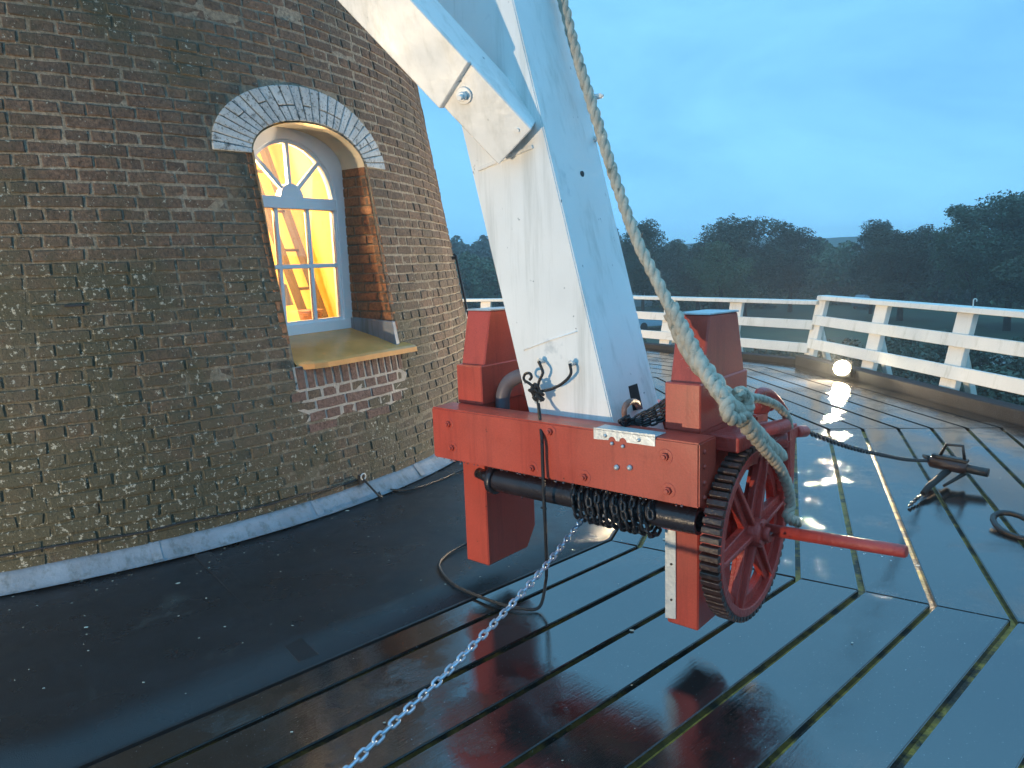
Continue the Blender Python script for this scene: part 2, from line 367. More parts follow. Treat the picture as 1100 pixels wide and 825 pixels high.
def crown_mesh(seed, lobes, leaf, nleaf):
    rnd = random.Random(seed); mb = MB()
    for (cx, cy, cz, r) in lobes:
        for k in range(int(nleaf * r * r)):
            d = Vector((rnd.gauss(0, 1), rnd.gauss(0, 1), rnd.gauss(0, 1))).normalized()
            rr_ = r * (1 - .5 * rnd.random() ** 1.8)
            bumpy = 1 + .22 * math.sin(d.x * 7 + seed + cz) * math.cos(d.y * 6 - cx) + .12 * math.sin(d.z * 13 + cy)
            c = Vector((cx, cy, cz)) + Vector((d.x, d.y, d.z * .8)) * rr_ * bumpy
            a = Vector((rnd.gauss(0, 1), rnd.gauss(0, 1), rnd.gauss(0, .7))).normalized(); b = a.cross(Vector((rnd.gauss(0, 1), rnd.gauss(0, 1), rnd.gauss(0, 1)))).normalized()
            s_ = leaf * (.6 + .8 * rnd.random())
            mb.add([c - a * s_, c - b * s_ * .55, c + a * s_, c + b * s_ * .55], [(0, 1, 2, 3)])
    return mb
def make_tree_kind(seed, mname, width, height):
    rnd = random.Random(seed); lobes = []
    n = 15
    for i in range(n):
        a = rnd.random() * 6.28; q = rnd.random() ** .6; zz = .32 + .6 * rnd.random()
        wd = width * .5 * math.sin(min(1, (zz - .12) / .88) * math.pi) ** .6
        lobes.append((math.cos(a) * q * wd * .8, math.sin(a) * q * wd * .8, height * zz, width * (.13 + .12 * rnd.random())))
    lobes.append((0, 0, height * .6, width * .3)); lobes.append((rnd.uniform(-.5, .5), 0, height * .86, width * .17))
    for i in range(12):
        a = rnd.random() * 6.28; lobes.append((math.cos(a) * width * .42 * rnd.random(), math.sin(a) * width * .42, height * (.5 + .48 * rnd.random()), width * .085))
    crown = crown_mesh(seed, lobes, .10, 620)
    tr = MB(); tr.tube([(0, 0, 0), (.05, .02, height * .25), (-.06, .05, height * .5), (.04, 0, height * .8)], [.24, .19, .13, .04], 8)
    for i in range(9):
        z0 = height * (.25 + .05 * i); l = lobes[i]
        tr.tube([(0, 0, z0), (l[0] * .5, l[1] * .5, (z0 + l[2]) / 2 + .2), (l[0], l[1], l[2])], [.09, .06, .02], 6)
    return crown, tr, mname
KINDS = {}
def tree(kind, x, y, sc, rz, label, group='trees beyond the railing'):
    t = thing(['oak_tree', 'ash_tree', 'bushy_tree', 'tall_tree', 'willow_tree'][kind], label, 'tree', (x, y, GZ), group)
    if kind not in KINDS:
        c, tr, mn = make_tree_kind(11 + kind * 3, ['leaf2', 'leaf', 'leaf3', 'leaf2', 'leaf'][kind], [7.5, 6.5, 7, 6, 8][kind], 10)
        co = c.build('crown', mn); to = tr.build('trunk', 'bark'); KINDS[kind] = (co.data, to.data)
        bpy.data.objects.remove(co); bpy.data.objects.remove(to)
    for nm, d in zip(('crown', 'trunk'), KINDS[kind]):
        o = bpy.data.objects.new(nm, d); COL.objects.link(o); o.parent = t
    t.rotation_euler.z = rz; t.scale = (sc[0], sc[0], sc[1])
    return t
def hor(u): return 283 - .0368 * (u - 545)
TREES = [ # px, top y, distance, width scale, kind, label
 (690, 241, 48, .60, 3, 'dark narrow treetop standing just right of the white tail pole'),
 (668, 262, 55, .9, 1, 'dark tree half hidden behind the white tail pole'),
 (722, 262, 62, .8, 4, 'low grey green tree right of the narrow dark treetop'),
 (750, 266, 52, .75, 2, 'small tree in the dip left of the tall rounded tree'),
 (800, 238, 50, .95, 0, 'tallest rounded dark oak in the middle of the tree line'),
 (850, 250, 54, .8, 3, 'right shoulder of the big oak group with a notched top'),
 (775, 262, 44, .7, 1, 'bush headed tree in front of the big rounded oak'),
 (900, 272, 70, .8, 4, 'pale low tree below the gap where the far hill shows'),
 (938, 243, 52, .6, 3, 'loose twiggy tree sticking up right of the hill gap'),
 (970, 249, 47, .8, 2, 'flat topped olive tree behind the middle of the right railing'),
 (1008, 250, 58, .7, 0, 'flat dark tree left of the big tree at the right edge'),
 (1050, 230, 44, .75, 1, 'left half of the big tree group at the right edge'),
 (1088, 219, 42, .85, 0, 'big dark tree cut by the right edge of the photo'),
 (1120, 226, 46, .9, 3, 'dark tree beyond the right edge of the photo'),
 (1150, 232, 40, .9, 2, 'olive tree farthest right beyond the photo edge'),
]
for (u, ty, d, ws, k, lab) in TREES:
    dr = sight(u, hor(u)); dr = Vector((dr.x, dr.y, 0)).normalized(); d *= 1.5; ws *= 1.15
    top = EYE + (hor(u) - ty) / F_PX * d - GZ
    tree(k, dr.x * d, dr.y * d, (ws * 1.15, top / 9.9), random.random() * 6, lab)
# the wood behind and the undergrowth between: nobody could count these
def thicket(name, lab, pts, mname, leaf, dens):
    mb = MB(); rnd = random.Random(5)
    for (x, y, zc, r) in pts:
        for k in range(int(dens * r * r)):
            d = Vector((rnd.gauss(0, 1), rnd.gauss(0, 1), rnd.gauss(0, 1))).normalized(); d.z = abs(d.z) if rnd.random() < .7 else d.z
            c = Vector((x, y, zc)) + d * r * (1 - .35 * rnd.random() ** 2) * (1 + .2 * math.sin(d.x * 8 + x))
            a = Vector((rnd.gauss(0, 1), rnd.gauss(0, 1), rnd.gauss(0, .7))).normalized(); b = a.cross(Vector((rnd.gauss(0, 1), rnd.gauss(0, 1), rnd.gauss(0, 1)))).normalized()
            s_ = leaf * (.6 + .8 * rnd.random()); mb.add([c - a * s_, c - b * s_ * .6, c + a * s_, c + b * s_ * .6], [(0, 1, 2, 3)])
    o = mb.build(name, mname, kind='stuff'); tag(o, lab, 'woods'); return o
rnd = random.Random(3); pts = []
for i in range(70):
    a = R_(90 - (-8 + 62 * i / 69)); d = 96 + rnd.uniform(-8, 16); r = rnd.uniform(3.4, 5.2)
    pts.append((d * math.cos(a), d * math.sin(a), -4.4 + rnd.uniform(0, 2.4), r))
thicket('woodland', 'dense dark wood filling the view below the tree line beyond the railing', pts, 'leaf', .22, 300)
pts = []
for i in range(60):
    a = R_(90 - (8 + 46 * i / 59)); d = 36 + rnd.uniform(-4, 9); r = rnd.uniform(1.0, 1.9)
    if 15 < 90 - math.degrees(a) < 17: continue
    pts.append((d * math.cos(a), d * math.sin(a), GZ + rnd.uniform(-.6, .2), r))
thicket('undergrowth', 'dark shrubs and undergrowth seen through the railing', pts, 'leaf2', .10, 900)
pts = []
for i in range(60):
    a = R_(90 - (-22 + 30 * i / 59)); d = 150 + rnd.uniform(-20, 60); r = rnd.uniform(6, 10)
    pts.append((d * math.cos(a), d * math.sin(a), -4 + rnd.uniform(-1, 3), r))
thicket('far_wood', 'hazy blue far wood between the brick tower and the tail pole', pts, 'leaf', .6, 22)

# cars and a house on the ground below
def car(x, y, rz, paint, label):
    t = thing('parked_car', label, 'car', (x, y, GZ)); t.rotation_euler.z = rz
    base = MB(); prof = [(-2.1, .3), (2.1, .3), (2.15, .75), (1.2, .92), (.5, 1.42), (-1.2, 1.45), (-1.95, .95), (-2.15, .7)]
    def P_(q, y_): return (x + q[0], y + y_, GZ + q[1])
    base.prism([P_(q, -.85) for q in prof], (0, 1.7, 0)); base.build('body', paint, t, bevel=.06, seg=2)
    gl = MB(); gp_ = [(1.12, .95), (.52, 1.36), (-1.15, 1.38), (-1.75, .98)]
    gl.prism([P_(q, -.87) for q in gp_], (0, 1.74, 0)); gl.build('window', 'carglass', t)
    for wx in (-1.35, 1.35):
        for wy in (-.86, .66):
            q = MB(); q.cyl((x + wx, y + wy, GZ + .33), (x + wx, y + wy + .2, GZ + .33), .33); q.build('wheel', 'tyre', t)
    return t
p = on_z(702, 353, GZ); car(p.x, p.y, .3, 'carpaint_blue', 'pale blue parked car below the railing just right of the tail pole')
p = on_z(933, 331, GZ); car(p.x, p.y, .7, 'carpaint', 'small silver parked car seen through the top railing gap on the right')
p = on_z(694, 330, GZ); h = thing('garden_shed', 'small brown roofed hut among the trees right of the tail pole', 'shed', (p.x, p.y + 3, GZ))
mb = MB(); mb.box((p.x, p.y + 3, GZ + 1.2), 4, 3, 2.4); mb.build('wall', 'render', h)
mb = MB(); mb.prism([(p.x - 2.3, p.y + 1.2, GZ + 2.3), (p.x - 2.3, p.y + 4.8, GZ + 2.3), (p.x - 2.3, p.y + 3, GZ + 3.7)], (4.6, 0, 0)); mb.build('roof', 'roof', h)
mb = MB(); mb.box((p.x + .6, p.y + 1.49, GZ + 1.3), .9, .05, .8); mb.build('window', 'carglass', h)
p = on_z(524, 318, GZ); h = thing('farmhouse', 'distant pale farmhouse with a lit lamp between tower and tail pole', 'house', (p.x, p.y, GZ))
mb = MB(); mb.box((p.x, p.y, GZ + 1.5), 9, 6, 3); mb.build('wall', 'render', h)
mb = MB(); mb.prism([(p.x - 4.8, p.y - 3.4, GZ + 2.9), (p.x - 4.8, p.y + 3.4, GZ + 2.9), (p.x - 4.8, p.y, GZ + 5.6)], (9.6, 0, 0)); mb.build('roof', 'roof', h)
for k in (-2.5, .2, 2.8):
    mb = MB(); mb.box((p.x + k, p.y - 3.02, GZ + 1.7), 1.1, .06, 1.1); mb.build('window', 'carglass', h)
p = on_z(527, 296, GZ + 2.6)
mb = MB(); mb.cyl((p.x, p.y - 1, GZ), (p.x, p.y - 1, GZ + 3.6), .06, 8); sl = thing('street_lamp', 'small lit lamp post far off beside the tail pole', 'lamp', (p.x, p.y - 1, GZ)); mb.build('post', 'black', sl)
mb = MB(); mb.tube([(p.x, p.y - 1, GZ + 3.6), (p.x, p.y - 1, GZ + 4.15)], [.22, .14], 8); mb.build('lamp_head', 'bulb', sl)

# ------------------------------------------------------------------ haze
mz = bpy.data.materials.new('haze_air'); mz.use_nodes = True; t_ = mz.node_tree; t_.nodes.clear()
oo = N(t_, 'ShaderNodeOutputMaterial'); pv = N(t_, 'ShaderNodeVolumePrincipled'); pv.inputs['Color'].default_value = (.86, .95, 1, 1); pv.inputs['Density'].default_value = .0017; pv.inputs['Anisotropy'].default_value = .2
t_.links.new(pv.outputs[0], oo.inputs['Volume']); MT['haze_air'] = mz
mb = MB(); mb.box((0, 0, 1.5), 700, 700, 19); mb.build('haze', 'haze_air', kind='stuff')

# ------------------------------------------------------------------ tower
tower = thing('brick_windmill_tower', 'round dark brick windmill tower with an arched lit window, filling the left side', 'windmill', tuple(MC))
# mortar core, battered, with the window opening cut out
zs = [0, .06] + [.12 + .1 * i for i in range(9)] + [.965, 1.04, SILL - .02] + [SILL + .0771 * i for i in range(1, 17)] + [2.38 + .03 * i for i in range(14)] + [2.85 + .25 * i for i in range(20)]
zs = sorted(set(round(z, 4) for z in zs))
sl_ = [-1.2, -1, -.8, -.7, -.6] + [-.5 + .05 * i for i in range(21)] + [.6, .7, .8, 1, 1.2]
an = 60
mb = MB(); rows = []
for z in zs:
    aL = A0 + math.asin(-1.2 / rad(z)); aR = A0 + math.asin(1.2 / rad(z))
    row = [cone(s, z, -.0035) for s in sl_]
    tot = 2 * math.pi - (aR - aL)
    row += [cone(0, z, -.0035, aR + tot * k / an) for k in range(1, an)]
    rows.append(row)
nn = len(rows[0]); vs = [v for r in rows for v in r]; fs = []
for j in range(len(zs) - 1):
    zm = (zs[j] + zs[j + 1]) / 2
    for i in range(nn):
        if i < len(sl_) - 1:
            sm = (sl_[i] + sl_[i + 1]) / 2
            if .97 < zm < SPR and abs(sm) < .5: continue
            if zm >= SPR and abs(sm) < .66 and zm < SPR + .37 and (sm / .63) ** 2 + ((zm - SPR) / .37) ** 2 < 1: continue
        fs.append((j * nn + i, j * nn + (i + 1) % nn, (j + 1) * nn + (i + 1) % nn, (j + 1) * nn + i))
mb.add(vs, fs, True); mb.build('wall', 'mortar', tower)


# bricks, English bond, laid course by course
CH, JT = .073, .011
cand = []
rnd = random.Random(21)
def forb(z0, z1):
    """half width kept free of wall bricks between z0 and z1"""
    if z1 < .865: return 0
    if z0 < SILL: return .52
    if z0 < SPR - .01: return .502
    q = 1 - ((z0 + .004 - SPR) / .495) ** 2
    return .765 * math.sqrt(q) if q > 0 else 0
for i in range(57):
    z0 = .088 + i * CH; z1 = z0 + CH - JT; hd = i % 2
    pitch = .128 if hd else .256; fb = forb(z0, z1); zm = (z0 + z1) / 2; r = rad(zm)
    a_beg, a_end = R_(-76), R_(8); a = a_beg + (.0 if hd else .064 / 2) / r + rnd.uniform(-.004, .004)
    while a < a_end:
        ww = pitch * rnd.uniform(.95, 1.05); aa, ab = a, a + (ww - JT * rnd.uniform(.8, 1.2)) / r; a += ww / r
        parts = [(aa, ab)]
        if fb > 0 and abs(aa - A0) < .5 and abs(ab - A0) < .5:
            fa = math.asin(fb / r); lo, hi = A0 - fa, A0 + fa; parts = []
            if aa < lo: parts.append((aa, min(ab, lo)))
            if ab > hi: parts.append((max(aa, hi), ab))
        for (p0, p1) in parts:
            if (p1 - p0) * r < .022: continue
            cand.append((p0, p1, z0, z1, rnd.uniform(-.0045, .0035)))
BR_SEG = 2
def brick_geo(p0, p1, z0, z1, d, rn):
    """rounded worn brick: front face inset from its edges, back buried in the mortar"""
    j = lambda: rn.uniform(-.0034, .0034)
    e_ = .006; am = (p0 + p1) / 2; ea = e_ / rad(z0)
    def pt(a_, z_, dd): return cone(0, z_, dd, a_)
    outer = [(p0, z0), (am, z0), (p1, z0), (p1, z1), (am, z1), (p0, z1)]
    inner = [(p0 + ea, z0 + e_), (am, z0 + e_ * .8), (p1 - ea, z0 + e_), (p1 - ea, z1 - e_), (am, z1 - e_ * .8), (p0 + ea, z1 - e_)]
    jit = [(j() / rad(z0), j()) for _ in range(6)]
    vs = [pt(a_ + q[0], z_ + q[1], -.05) for (a_, z_), q in zip(outer, jit)]
    vs += [pt(a_ + q[0], z_ + q[1], d - .006 + j() * .5) for (a_, z_), q in zip(outer, jit)]
    vs += [pt(a_ + q[0], z_ + q[1], d + j() * .7 + .0015) for (a_, z_), q in zip(inner, jit)]
    fs = []
    for k in range(6):
        l_ = (k + 1) % 6
        fs += [(k, l_, 6 + l_, 6 + k), (6 + k, 6 + l_, 12 + l_, 12 + k)]
    fs += [(12, 13, 16, 17), (13, 14, 15, 16)]
    return vs, fs
def seen(p0, p1, z0, z1):
    q = [project(cone(0, z, 0, a)) for a, z in ((p0, z0), (p1, z0), (p1, z1), (p0, z1))]
    if min(t[2] for t in q) < .3: return 0
    cx = sum(t[0] for t in q) / 4; cy = sum(t[1] for t in q) / 4
    if not (-5 < cx < 1105 and -5 < cy < 830): return 0
    ar = 0
    for k in range(4):
        x0, y0 = q[k][:2]; x1, y1 = q[(k + 1) % 4][:2]; ar += x0 * y1 - x1 * y0
    # must face the camera
    nrm = Vector((math.cos(p0), math.sin(p0), BAT)); ctr = cone(0, z0, 0, p0)
    return abs(ar) / 2 if nrm.dot(O - ctr) > 0 else 0
cand = [(seen(*c[:4]), c) for c in cand]; cand.sort(key=lambda t: -t[0])
mass = MB()
mass_pink = MB()
def pinkish(c):
    s_ = math.sin((c[0] + c[1]) / 2 - A0) * rad(c[2]); return -.55 < s_ < .55 and .48 < c[2] < .9 and rnd.random() < .8 - abs(s_) * .5
for idx, (ar, c) in enumerate(cand):
    vs, fs = brick_geo(*c, rnd)
    if pinkish(c):
        mass_pink.add(vs, fs, tone=rnd.random()); continue
    if idx < 262 and ar > 0:
        b = MB(); ctr = sum(vs, Vector()) / len(vs); b.add(vs, fs)
        me = bpy.data.meshes.new('brick'); me.from_pydata([v - ctr for v in vs], [], fs); me.materials.append(MT['brick'])
        o = bpy.data.objects.new('brick', me); COL.objects.link(o); o.parent = tower; o.location = ctr - MC
    else: mass.add(vs, fs, tone=rnd.random())
o = mass.build('brickwork', 'brick', tower, kind='stuff', tone=True)
o = mass_pink.build('repointed_brickwork', 'brick_pink', tower, kind='stuff', tone=True)
# pale pointing of the repair under the sill, as a skin just proud of the core
mb = MB(); G = 14; vs = []; fs = []
for j in range(7):
    for i in range(G): vs.append(cone(-.5 + 1.02 * i / (G - 1) + (.05 * math.sin(j * 2.1) if i in (0, G - 1) else 0), .60 + .27 * j / 6 + (.02 * math.sin(i * 1.7) if j == 0 else 0), -.0015))
fs = [(j * G + i, j * G + i + 1, (j + 1) * G + i + 1, (j + 1) * G + i) for j in range(6) for i in range(G - 1)]
mb.add(vs, fs, True); mb.build('pointing', 'mortar_light', tower)
# soldier course under the sill
mb = MB(); G = 14; vs = []
for j in range(3):
    for i in range(G): vs.append(cone(-.52 + 1.04 * i / (G - 1), .87 + .1 * j / 2, -.0015))
fs = [(j * G + i, j * G + i + 1, (j + 1) * G + i + 1, (j + 1) * G + i) for j in range(2) for i in range(G - 1)]
mb.add(vs, fs, True); mb.build('pointing', 'mortar_light', tower)
s = -.505
while s < .49:
    wv = rnd.uniform(.05, .062); z0 = .818 + rnd.uniform(0, .006); b = MB(); s1 = min(s + wv, .515); zt_ = .966
    b.hexa([cone(s, z0, -.05), cone(s1, z0, -.05), cone(s1, z0, .002), cone(s, z0, .002), cone(s + .003, zt_, -.05), cone(s1 + .002, zt_, -.05), cone(s1 + .002, zt_, .004), cone(s + .003, zt_, .004)])
    b.build('brick', 'brick_pink', tower, bevel=.004); s += wv + .018
# reveal bricks (both jambs): courses run back from the wall face to the frame
RF = 3.56
for sd in (1, -1):
    i = 0
    bk = MB(); bk.add([wp(sd * .509, RF - .02, .96), wp(sd * .509, rad(.96) - .04, .96), wp(sd * .509, rad(SPR + .02) - .01, SPR + .02), wp(sd * .509, RF - .02, SPR + .02)], [(0, 1, 2, 3)]); bk.build('jamb', 'mortar', tower)
    for i in range(17):
        z0 = 1.122 + i * CH; z1 = min(z0 + CH - JT, SPR)
        rf = math.sqrt(rad((z0 + z1) / 2) ** 2 - .25) + .002; rr0 = rf
        first = True; toggle = i % 2
        while rr0 > RF + .01:
            ln = (.115 if (toggle ^ (not first)) else .22) * rnd.uniform(.95, 1.05); r1 = max(rr0 - ln, RF - .01); first = False
            if rr0 - r1 < .02: break
            d = rnd.uniform(-.002, .003); b = MB()
            p = []
            for z in (z0, z1):
                for (ss, rrr) in ((sd * (.5 - d), rr0), (sd * (.5 - d), r1), (sd * .55, r1), (sd * .55, rr0)): p.append(wp(ss, rrr - (BAT * (z - z0) if rrr == rr0 and rr0 == rf else 0), z))
            b.hexa(p); b.build('brick', 'brick_clean', tower, bevel=.004); rr0 = r1 - JT
# whitewashed arch of voussoirs
NV = 27
for k in range(NV):
    t0 = math.pi * (k + .04) / NV; t1 = math.pi * (k + .93) / NV
    cuts = [(0, 1)] if rnd.random() < .45 else ([(0, .42), (.45, 1)] if rnd.random() < .5 else [(0, .6), (.63, 1)])
    for (f0, f1) in cuts:
        b = MB(); p = []
        for dd in (-.10, .014 + rnd.uniform(-.003, .004)):
            for (t, f) in ((t0, f0), (t0, f1), (t1, f1), (t1, f0)):
                a_ = .512 + (.765 - .512) * f; b_ = .262 + (.495 - .262) * f
                p.append(cone(a_ * math.cos(t), SPR + b_ * math.sin(t), dd))
        b.hexa(p); b.build('voussoir', 'arch_stone', tower, bevel=.004)
# plastered soffit of the arch
mb = MB(); G = 24; vs = []
for j in range(5):
    for i in range(G + 1):
        t = math.pi * i / G; s = .5 * math.cos(t); z = SPR + .25 * math.sin(t); rf = math.sqrt(rad(z) ** 2 - s * s) + .004
        vs.append(wp(s, RF - .02 + (rf - RF + .02) * j / 4, z - .001))
mb.add(vs, [(j * (G + 1) + i, j * (G + 1) + i + 1, (j + 1) * (G + 1) + i + 1, (j + 1) * (G + 1) + i) for j in range(4) for i in range(G)], True)
vs2 = [v + Vector((0, 0, .0)) for v in vs]
mb.build('arch_soffit', 'soffit', tower)

# window
win = bpy.data.objects.new('window', None); COL.objects.link(win); win.parent = tower; win.location = wp(0, RF, SILL) - MC
win.matrix_world = Matrix.Translation(wp(0, RF, SILL)); win['label'] = 'white arched window with a fanlight, lit yellow from inside'
def loop_frame(mb, outer, inner, r0, r1):
    n_ = len(outer); vs = []
    for rr_ in (r0, r1):
        vs += [wp(s, rr_, z) for s, z in outer] + [wp(s, rr_, z) for s, z in inner]
    fs = []
    for i in range(n_):
        j = (i + 1) % n_
        fs += [(2 * n_ + i, 2 * n_ + j, 3 * n_ + j, 3 * n_ + i), (i, n_ + i, n_ + j, j), (n_ + i, 3 * n_ + i, 3 * n_ + j, n_ + j), (i, j, 2 * n_ + j, 2 * n_ + i)]
    mb.add(vs, fs)
TR = 2.10   # transom
# outer frame follows the opening; inner edge has its own semicircular head
K = 24; outer = []; inner = []
outer += [(-.51, SILL + .0), (.51, SILL + .0)]; inner += [(-.42, SILL + .085), (.42, SILL + .085)]
for i in range(K + 1):
    t = math.pi * i / K
    outer.append((.51 * math.cos(t), SPR + .27 * math.sin(t))); inner.append((.42 * math.cos(t), TR + .42 * math.sin(t)))
mb = MB(); loop_frame(mb, outer, inner, RF - .07, RF); mb.build('frame', 'frame_white', win, bevel=.004)
# sash lip just inside it
o2 = [(s * .999, z) for s, z in inner]; i2 = []
for s, z in inner: i2.append((s * .94, z + (.02 if z < 1.3 else -.022 * max(0, (z - TR) / .42))))
mb = MB(); loop_frame(mb, o2, i2, RF - .06, RF - .016); mb.build('sash', 'frame_white', win)
def bar(p, q, wd, r0=RF - .05, r1=RF - .018, nm='muntin'):
    a = Vector((p[0], p[1])); b = Vector((q[0], q[1])); d = (b - a).normalized(); nn_ = Vector((-d.y, d.x)) * wd / 2
    m_ = MB(); c = [a - nn_, b - nn_, b + nn_, a + nn_]
    m_.hexa([wp(x.x, r0, x.y) for x in c] + [wp(x.x, r1, x.y) for x in c]); return m_.build(nm, 'frame_white', win, bevel=.003)
bar((-.42, TR - .02), (.42, TR - .02), .085, RF - .065, RF - .003, 'transom')
bar((-.41, 1.625), (.41, 1.625), .032)
for s in (-.145, .145):
    bar((s, 1.205), (s, 1.609), .032); bar((s, 1.641), (s, TR - .06), .032)
hub = MB(); pl = [(.105 * math.cos(math.pi * i / 16), TR + .012 + .105 * math.sin(math.pi * i / 16)) for i in range(17)]
hub.prism([wp(s, RF - .06, z) for s, z in pl], WN * .056); hub.build('fan_hub', 'frame_white', win, bevel=.003)
for dg in (45, 90, 135):
    c, s_ = math.cos(R_(dg)), math.sin(R_(dg)); bar((c * .1, TR + .012 + s_ * .1), (c * .41, TR + s_ * .41), .03)
def pane(poly):
    m_ = MB(); m_.prism([wp(s, RF - .04, z) for s, z in poly], WN * .004); m_.build('pane', 'glassmat', win)
for (z0, z1) in ((1.2, 1.625), (1.625, TR - .06)):
    for s0, s1 in ((-.42, -.145), (-.145, .145), (.145, .42)): pane([(s0, z0), (s1, z0), (s1, z1), (s0, z1)])
for k in range(4):
    ts = [R_(45 * k + 45 * j / 5) for j in range(6)]
    pane([(.1 * math.cos(t), TR + .1 * math.sin(t)) for t in (ts[0],)] + [(.41 * math.cos(t), TR + .41 * math.sin(t)) for t in ts] + [(.1 * math.cos(ts[-1]), TR + .1 * math.sin(ts[-1]))])
# metal sill: falls from the frame to a lip just past the wall face
mb = MB(); vs = []; G = 12
for i in range(G + 1):
    f = i / G; s0 = -.50 + 1.0 * f; s1 = -.47 + 1.09 * f
    cut = .22 * max(0, 1 - f / .18) ** 2
    r_in, r_out = RF + .002, 4.105 - cut * .45
    for (ss, rr_, z) in ((s0, r_in, SILL + .0), (s0, r_in + .02, SILL - .008), ((s0 + s1) / 2, (r_in + r_out) / 2, 1.055), (s1, r_out - .02, .985), (s1, r_out, .975), (s1, r_out + .002, .945)):
        vs.append(wp(ss, rr_, z))
mb.add(vs, [(i * 6 + k, (i + 1) * 6 + k, (i + 1) * 6 + k + 1, i * 6 + k + 1) for i in range(G) for k in range(5)])
o = mb.build('window_sill', 'copper', tower); md = o.modifiers.new('thick', 'SOLIDIFY'); md.thickness = .01
mb = MB(); mb.hexa([wp(.478, RF, 1.06), wp(.5, RF, 1.06), wp(.505, rad(1.1) - .0, .99), wp(.47, rad(1.1) - .0, .99), wp(.478, RF, 1.215), wp(.5, RF, 1.215), wp(.505, rad(1.19) - .012, 1.185), wp(.47, rad(1.19) - .012, 1.185)]); mb.build('upstand', 'lead', tower, bevel=.004)
mb = MB(); mb.hexa([cone(.47, 1.0, -.02), cone(.515, 1.0, -.02), cone(.515, 1.0, .014), cone(.47, 1.0, .014), cone(.47, 1.185, -.02), cone(.51, 1.185, -.02), cone(.51, 1.185, .012), cone(.47, 1.185, .012)]); mb.build('upstand', 'lead', tower, bevel=.003)
# room behind the window
mb = MB()
x0, x1, ra, rb, za, zb = -1.25, 1.25, 1.6, RF - .08, .55, 3.1
mb.add([wp(x0, ra, za), wp(x1, ra, za), wp(x1, ra, zb), wp(x0, ra, zb), wp(x0, rb, za), wp(x1, rb, za), wp(x1, rb, zb), wp(x0, rb, zb)], [(0, 1, 2, 3), (0, 3, 7, 4), (1, 5, 6, 2), (0, 4, 5, 1), (3, 2, 6, 7)])
# inner board below and beside the window
mb.add([wp(x0, rb, za), wp(x1, rb, za), wp(x1, rb, SILL), wp(x0, rb, SILL), wp(-.52, rb, SILL), wp(.52, rb, SILL), wp(-.52, rb, zb), wp(.52, rb, zb), wp(x0, rb, zb), wp(x1, rb, zb), wp(-.52, rb, 2.62), wp(.52, rb, 2.62)], [(0, 1, 2, 3), (3, 4, 6, 8), (5, 2, 9, 7), (10, 11, 7, 6)])
mb.build('interior_wall', 'room', tower)
mb = MB(); mb.box(wp(0, RF - .26, SILL + .03), 1.04, .34, .03, WE, WN); mb.build('inner_sill', 'room', tower, bevel=.005)
def lamp(name, kind, energy, col, loc, size=.1, rot=None, parent=None):
    l_ = bpy.data.lights.new(name, kind); l_.energy = energy; l_.color = col
    if kind == 'AREA': l_.shape = 'DISK'; l_.size = size
    else: l_.shadow_soft_size = size
    o = bpy.data.objects.new(name, l_); COL.objects.link(o)
    if parent: o.parent = parent; loc = Vector(loc) - parent.matrix_world.translation
    o.location = loc
    if rot: o.rotation_euler = rot
    return o
lamp_pos = wp(-.30, 2.85, 1.95)
rl = thing('pendant_lamp', 'lit pendant lamp hanging inside the room behind the window', 'lamp', tuple(wp(-.05, 2.75, 2.85)))
mb = MB(); mb.cyl(wp(-.05, 2.75, 3.1), wp(-.05, 2.75, 2.92), .006, 6); mb.build('flex', 'cord', rl)
mb = MB(); mb.tube([wp(-.05, 2.75, 2.93), wp(-.05, 2.75, 2.88), wp(-.05, 2.75, 2.8)], [.02, .05, .05], 12); mb.build('bulb', 'bulb', rl)
lamp('room_light', 'POINT', 190, (1, .74, .38), wp(-.05, 2.7, 2.55), .09, parent=rl)
lamp('room_light', 'POINT', 310, (1, .60, .25), wp(-.30, 3.20, 2.30), .06, parent=rl)
# things seen through the panes
t = thing('leaning_ladder', 'brown timber ladder leaning inside behind the window panes', 'ladder', tuple(wp(.85, 2.6, .56)))
for s in (.78, 1.0):
    mb = MB(); mb.hexa([wp(s + .1, 2.75, .56), wp(s + .15, 2.75, .56), wp(s + .15, 2.82, .56), wp(s + .1, 2.82, .56), wp(s - .25, 2.15, 3.0), wp(s - .2, 2.15, 3.0), wp(s - .2, 2.22, 3.0), wp(s - .25, 2.22, 3.0)]); mb.build('rail', 'bark', t)
for k in range(7):
    f = (k + .5) / 7; z = .56 + 2.44 * f; mb = MB(); mb.cyl(wp(.90 - .35 * f, 2.785 - .6 * f, z), wp(1.12 - .35 * f, 2.785 - .6 * f, z), .014, 8); mb.build('rung', 'bark', t)
t = thing('table_lamp', 'small shaded lamp standing on the inside window ledge', 'lamp', tuple(wp(-.02, 3.34, SILL + .05)))
mb = MB(); mb.tube([wp(-.02, 3.34, 1.17), wp(-.02, 3.34, 1.19), wp(-.02, 3.34, 1.2), wp(-.02, 3.34, 1.36)], [.05, .05, .012, .012], 12); mb.build('stand', 'wood', t)
mb = MB(); mb.tube([wp(-.02, 3.34, 1.34), wp(-.02, 3.34, 1.5)], [.1, .06], 16, cap=False); mb.build('lamp_shade', 'soffit', t)
t = thing('wicker_basket', 'brown wicker basket on the inside ledge at the right pane', 'basket', tuple(wp(.27, 3.34, SILL + .05)))
mb = MB()
for k in range(7): 
    mb.tube([wp(.27 + (.07 + .004 * k) * math.cos(q * .524), 3.34 + (.07 + .004 * k) * math.sin(q * .524), 1.178 + k * .017) for q in range(12)], .009, 6, closed=True)
mb.build('weave', 'wood', t)
t = thing('string_lights', 'small bright bulbs lying on the inside ledge at lower left', 'lights', tuple(wp(-.2, 3.34, SILL + .05)))
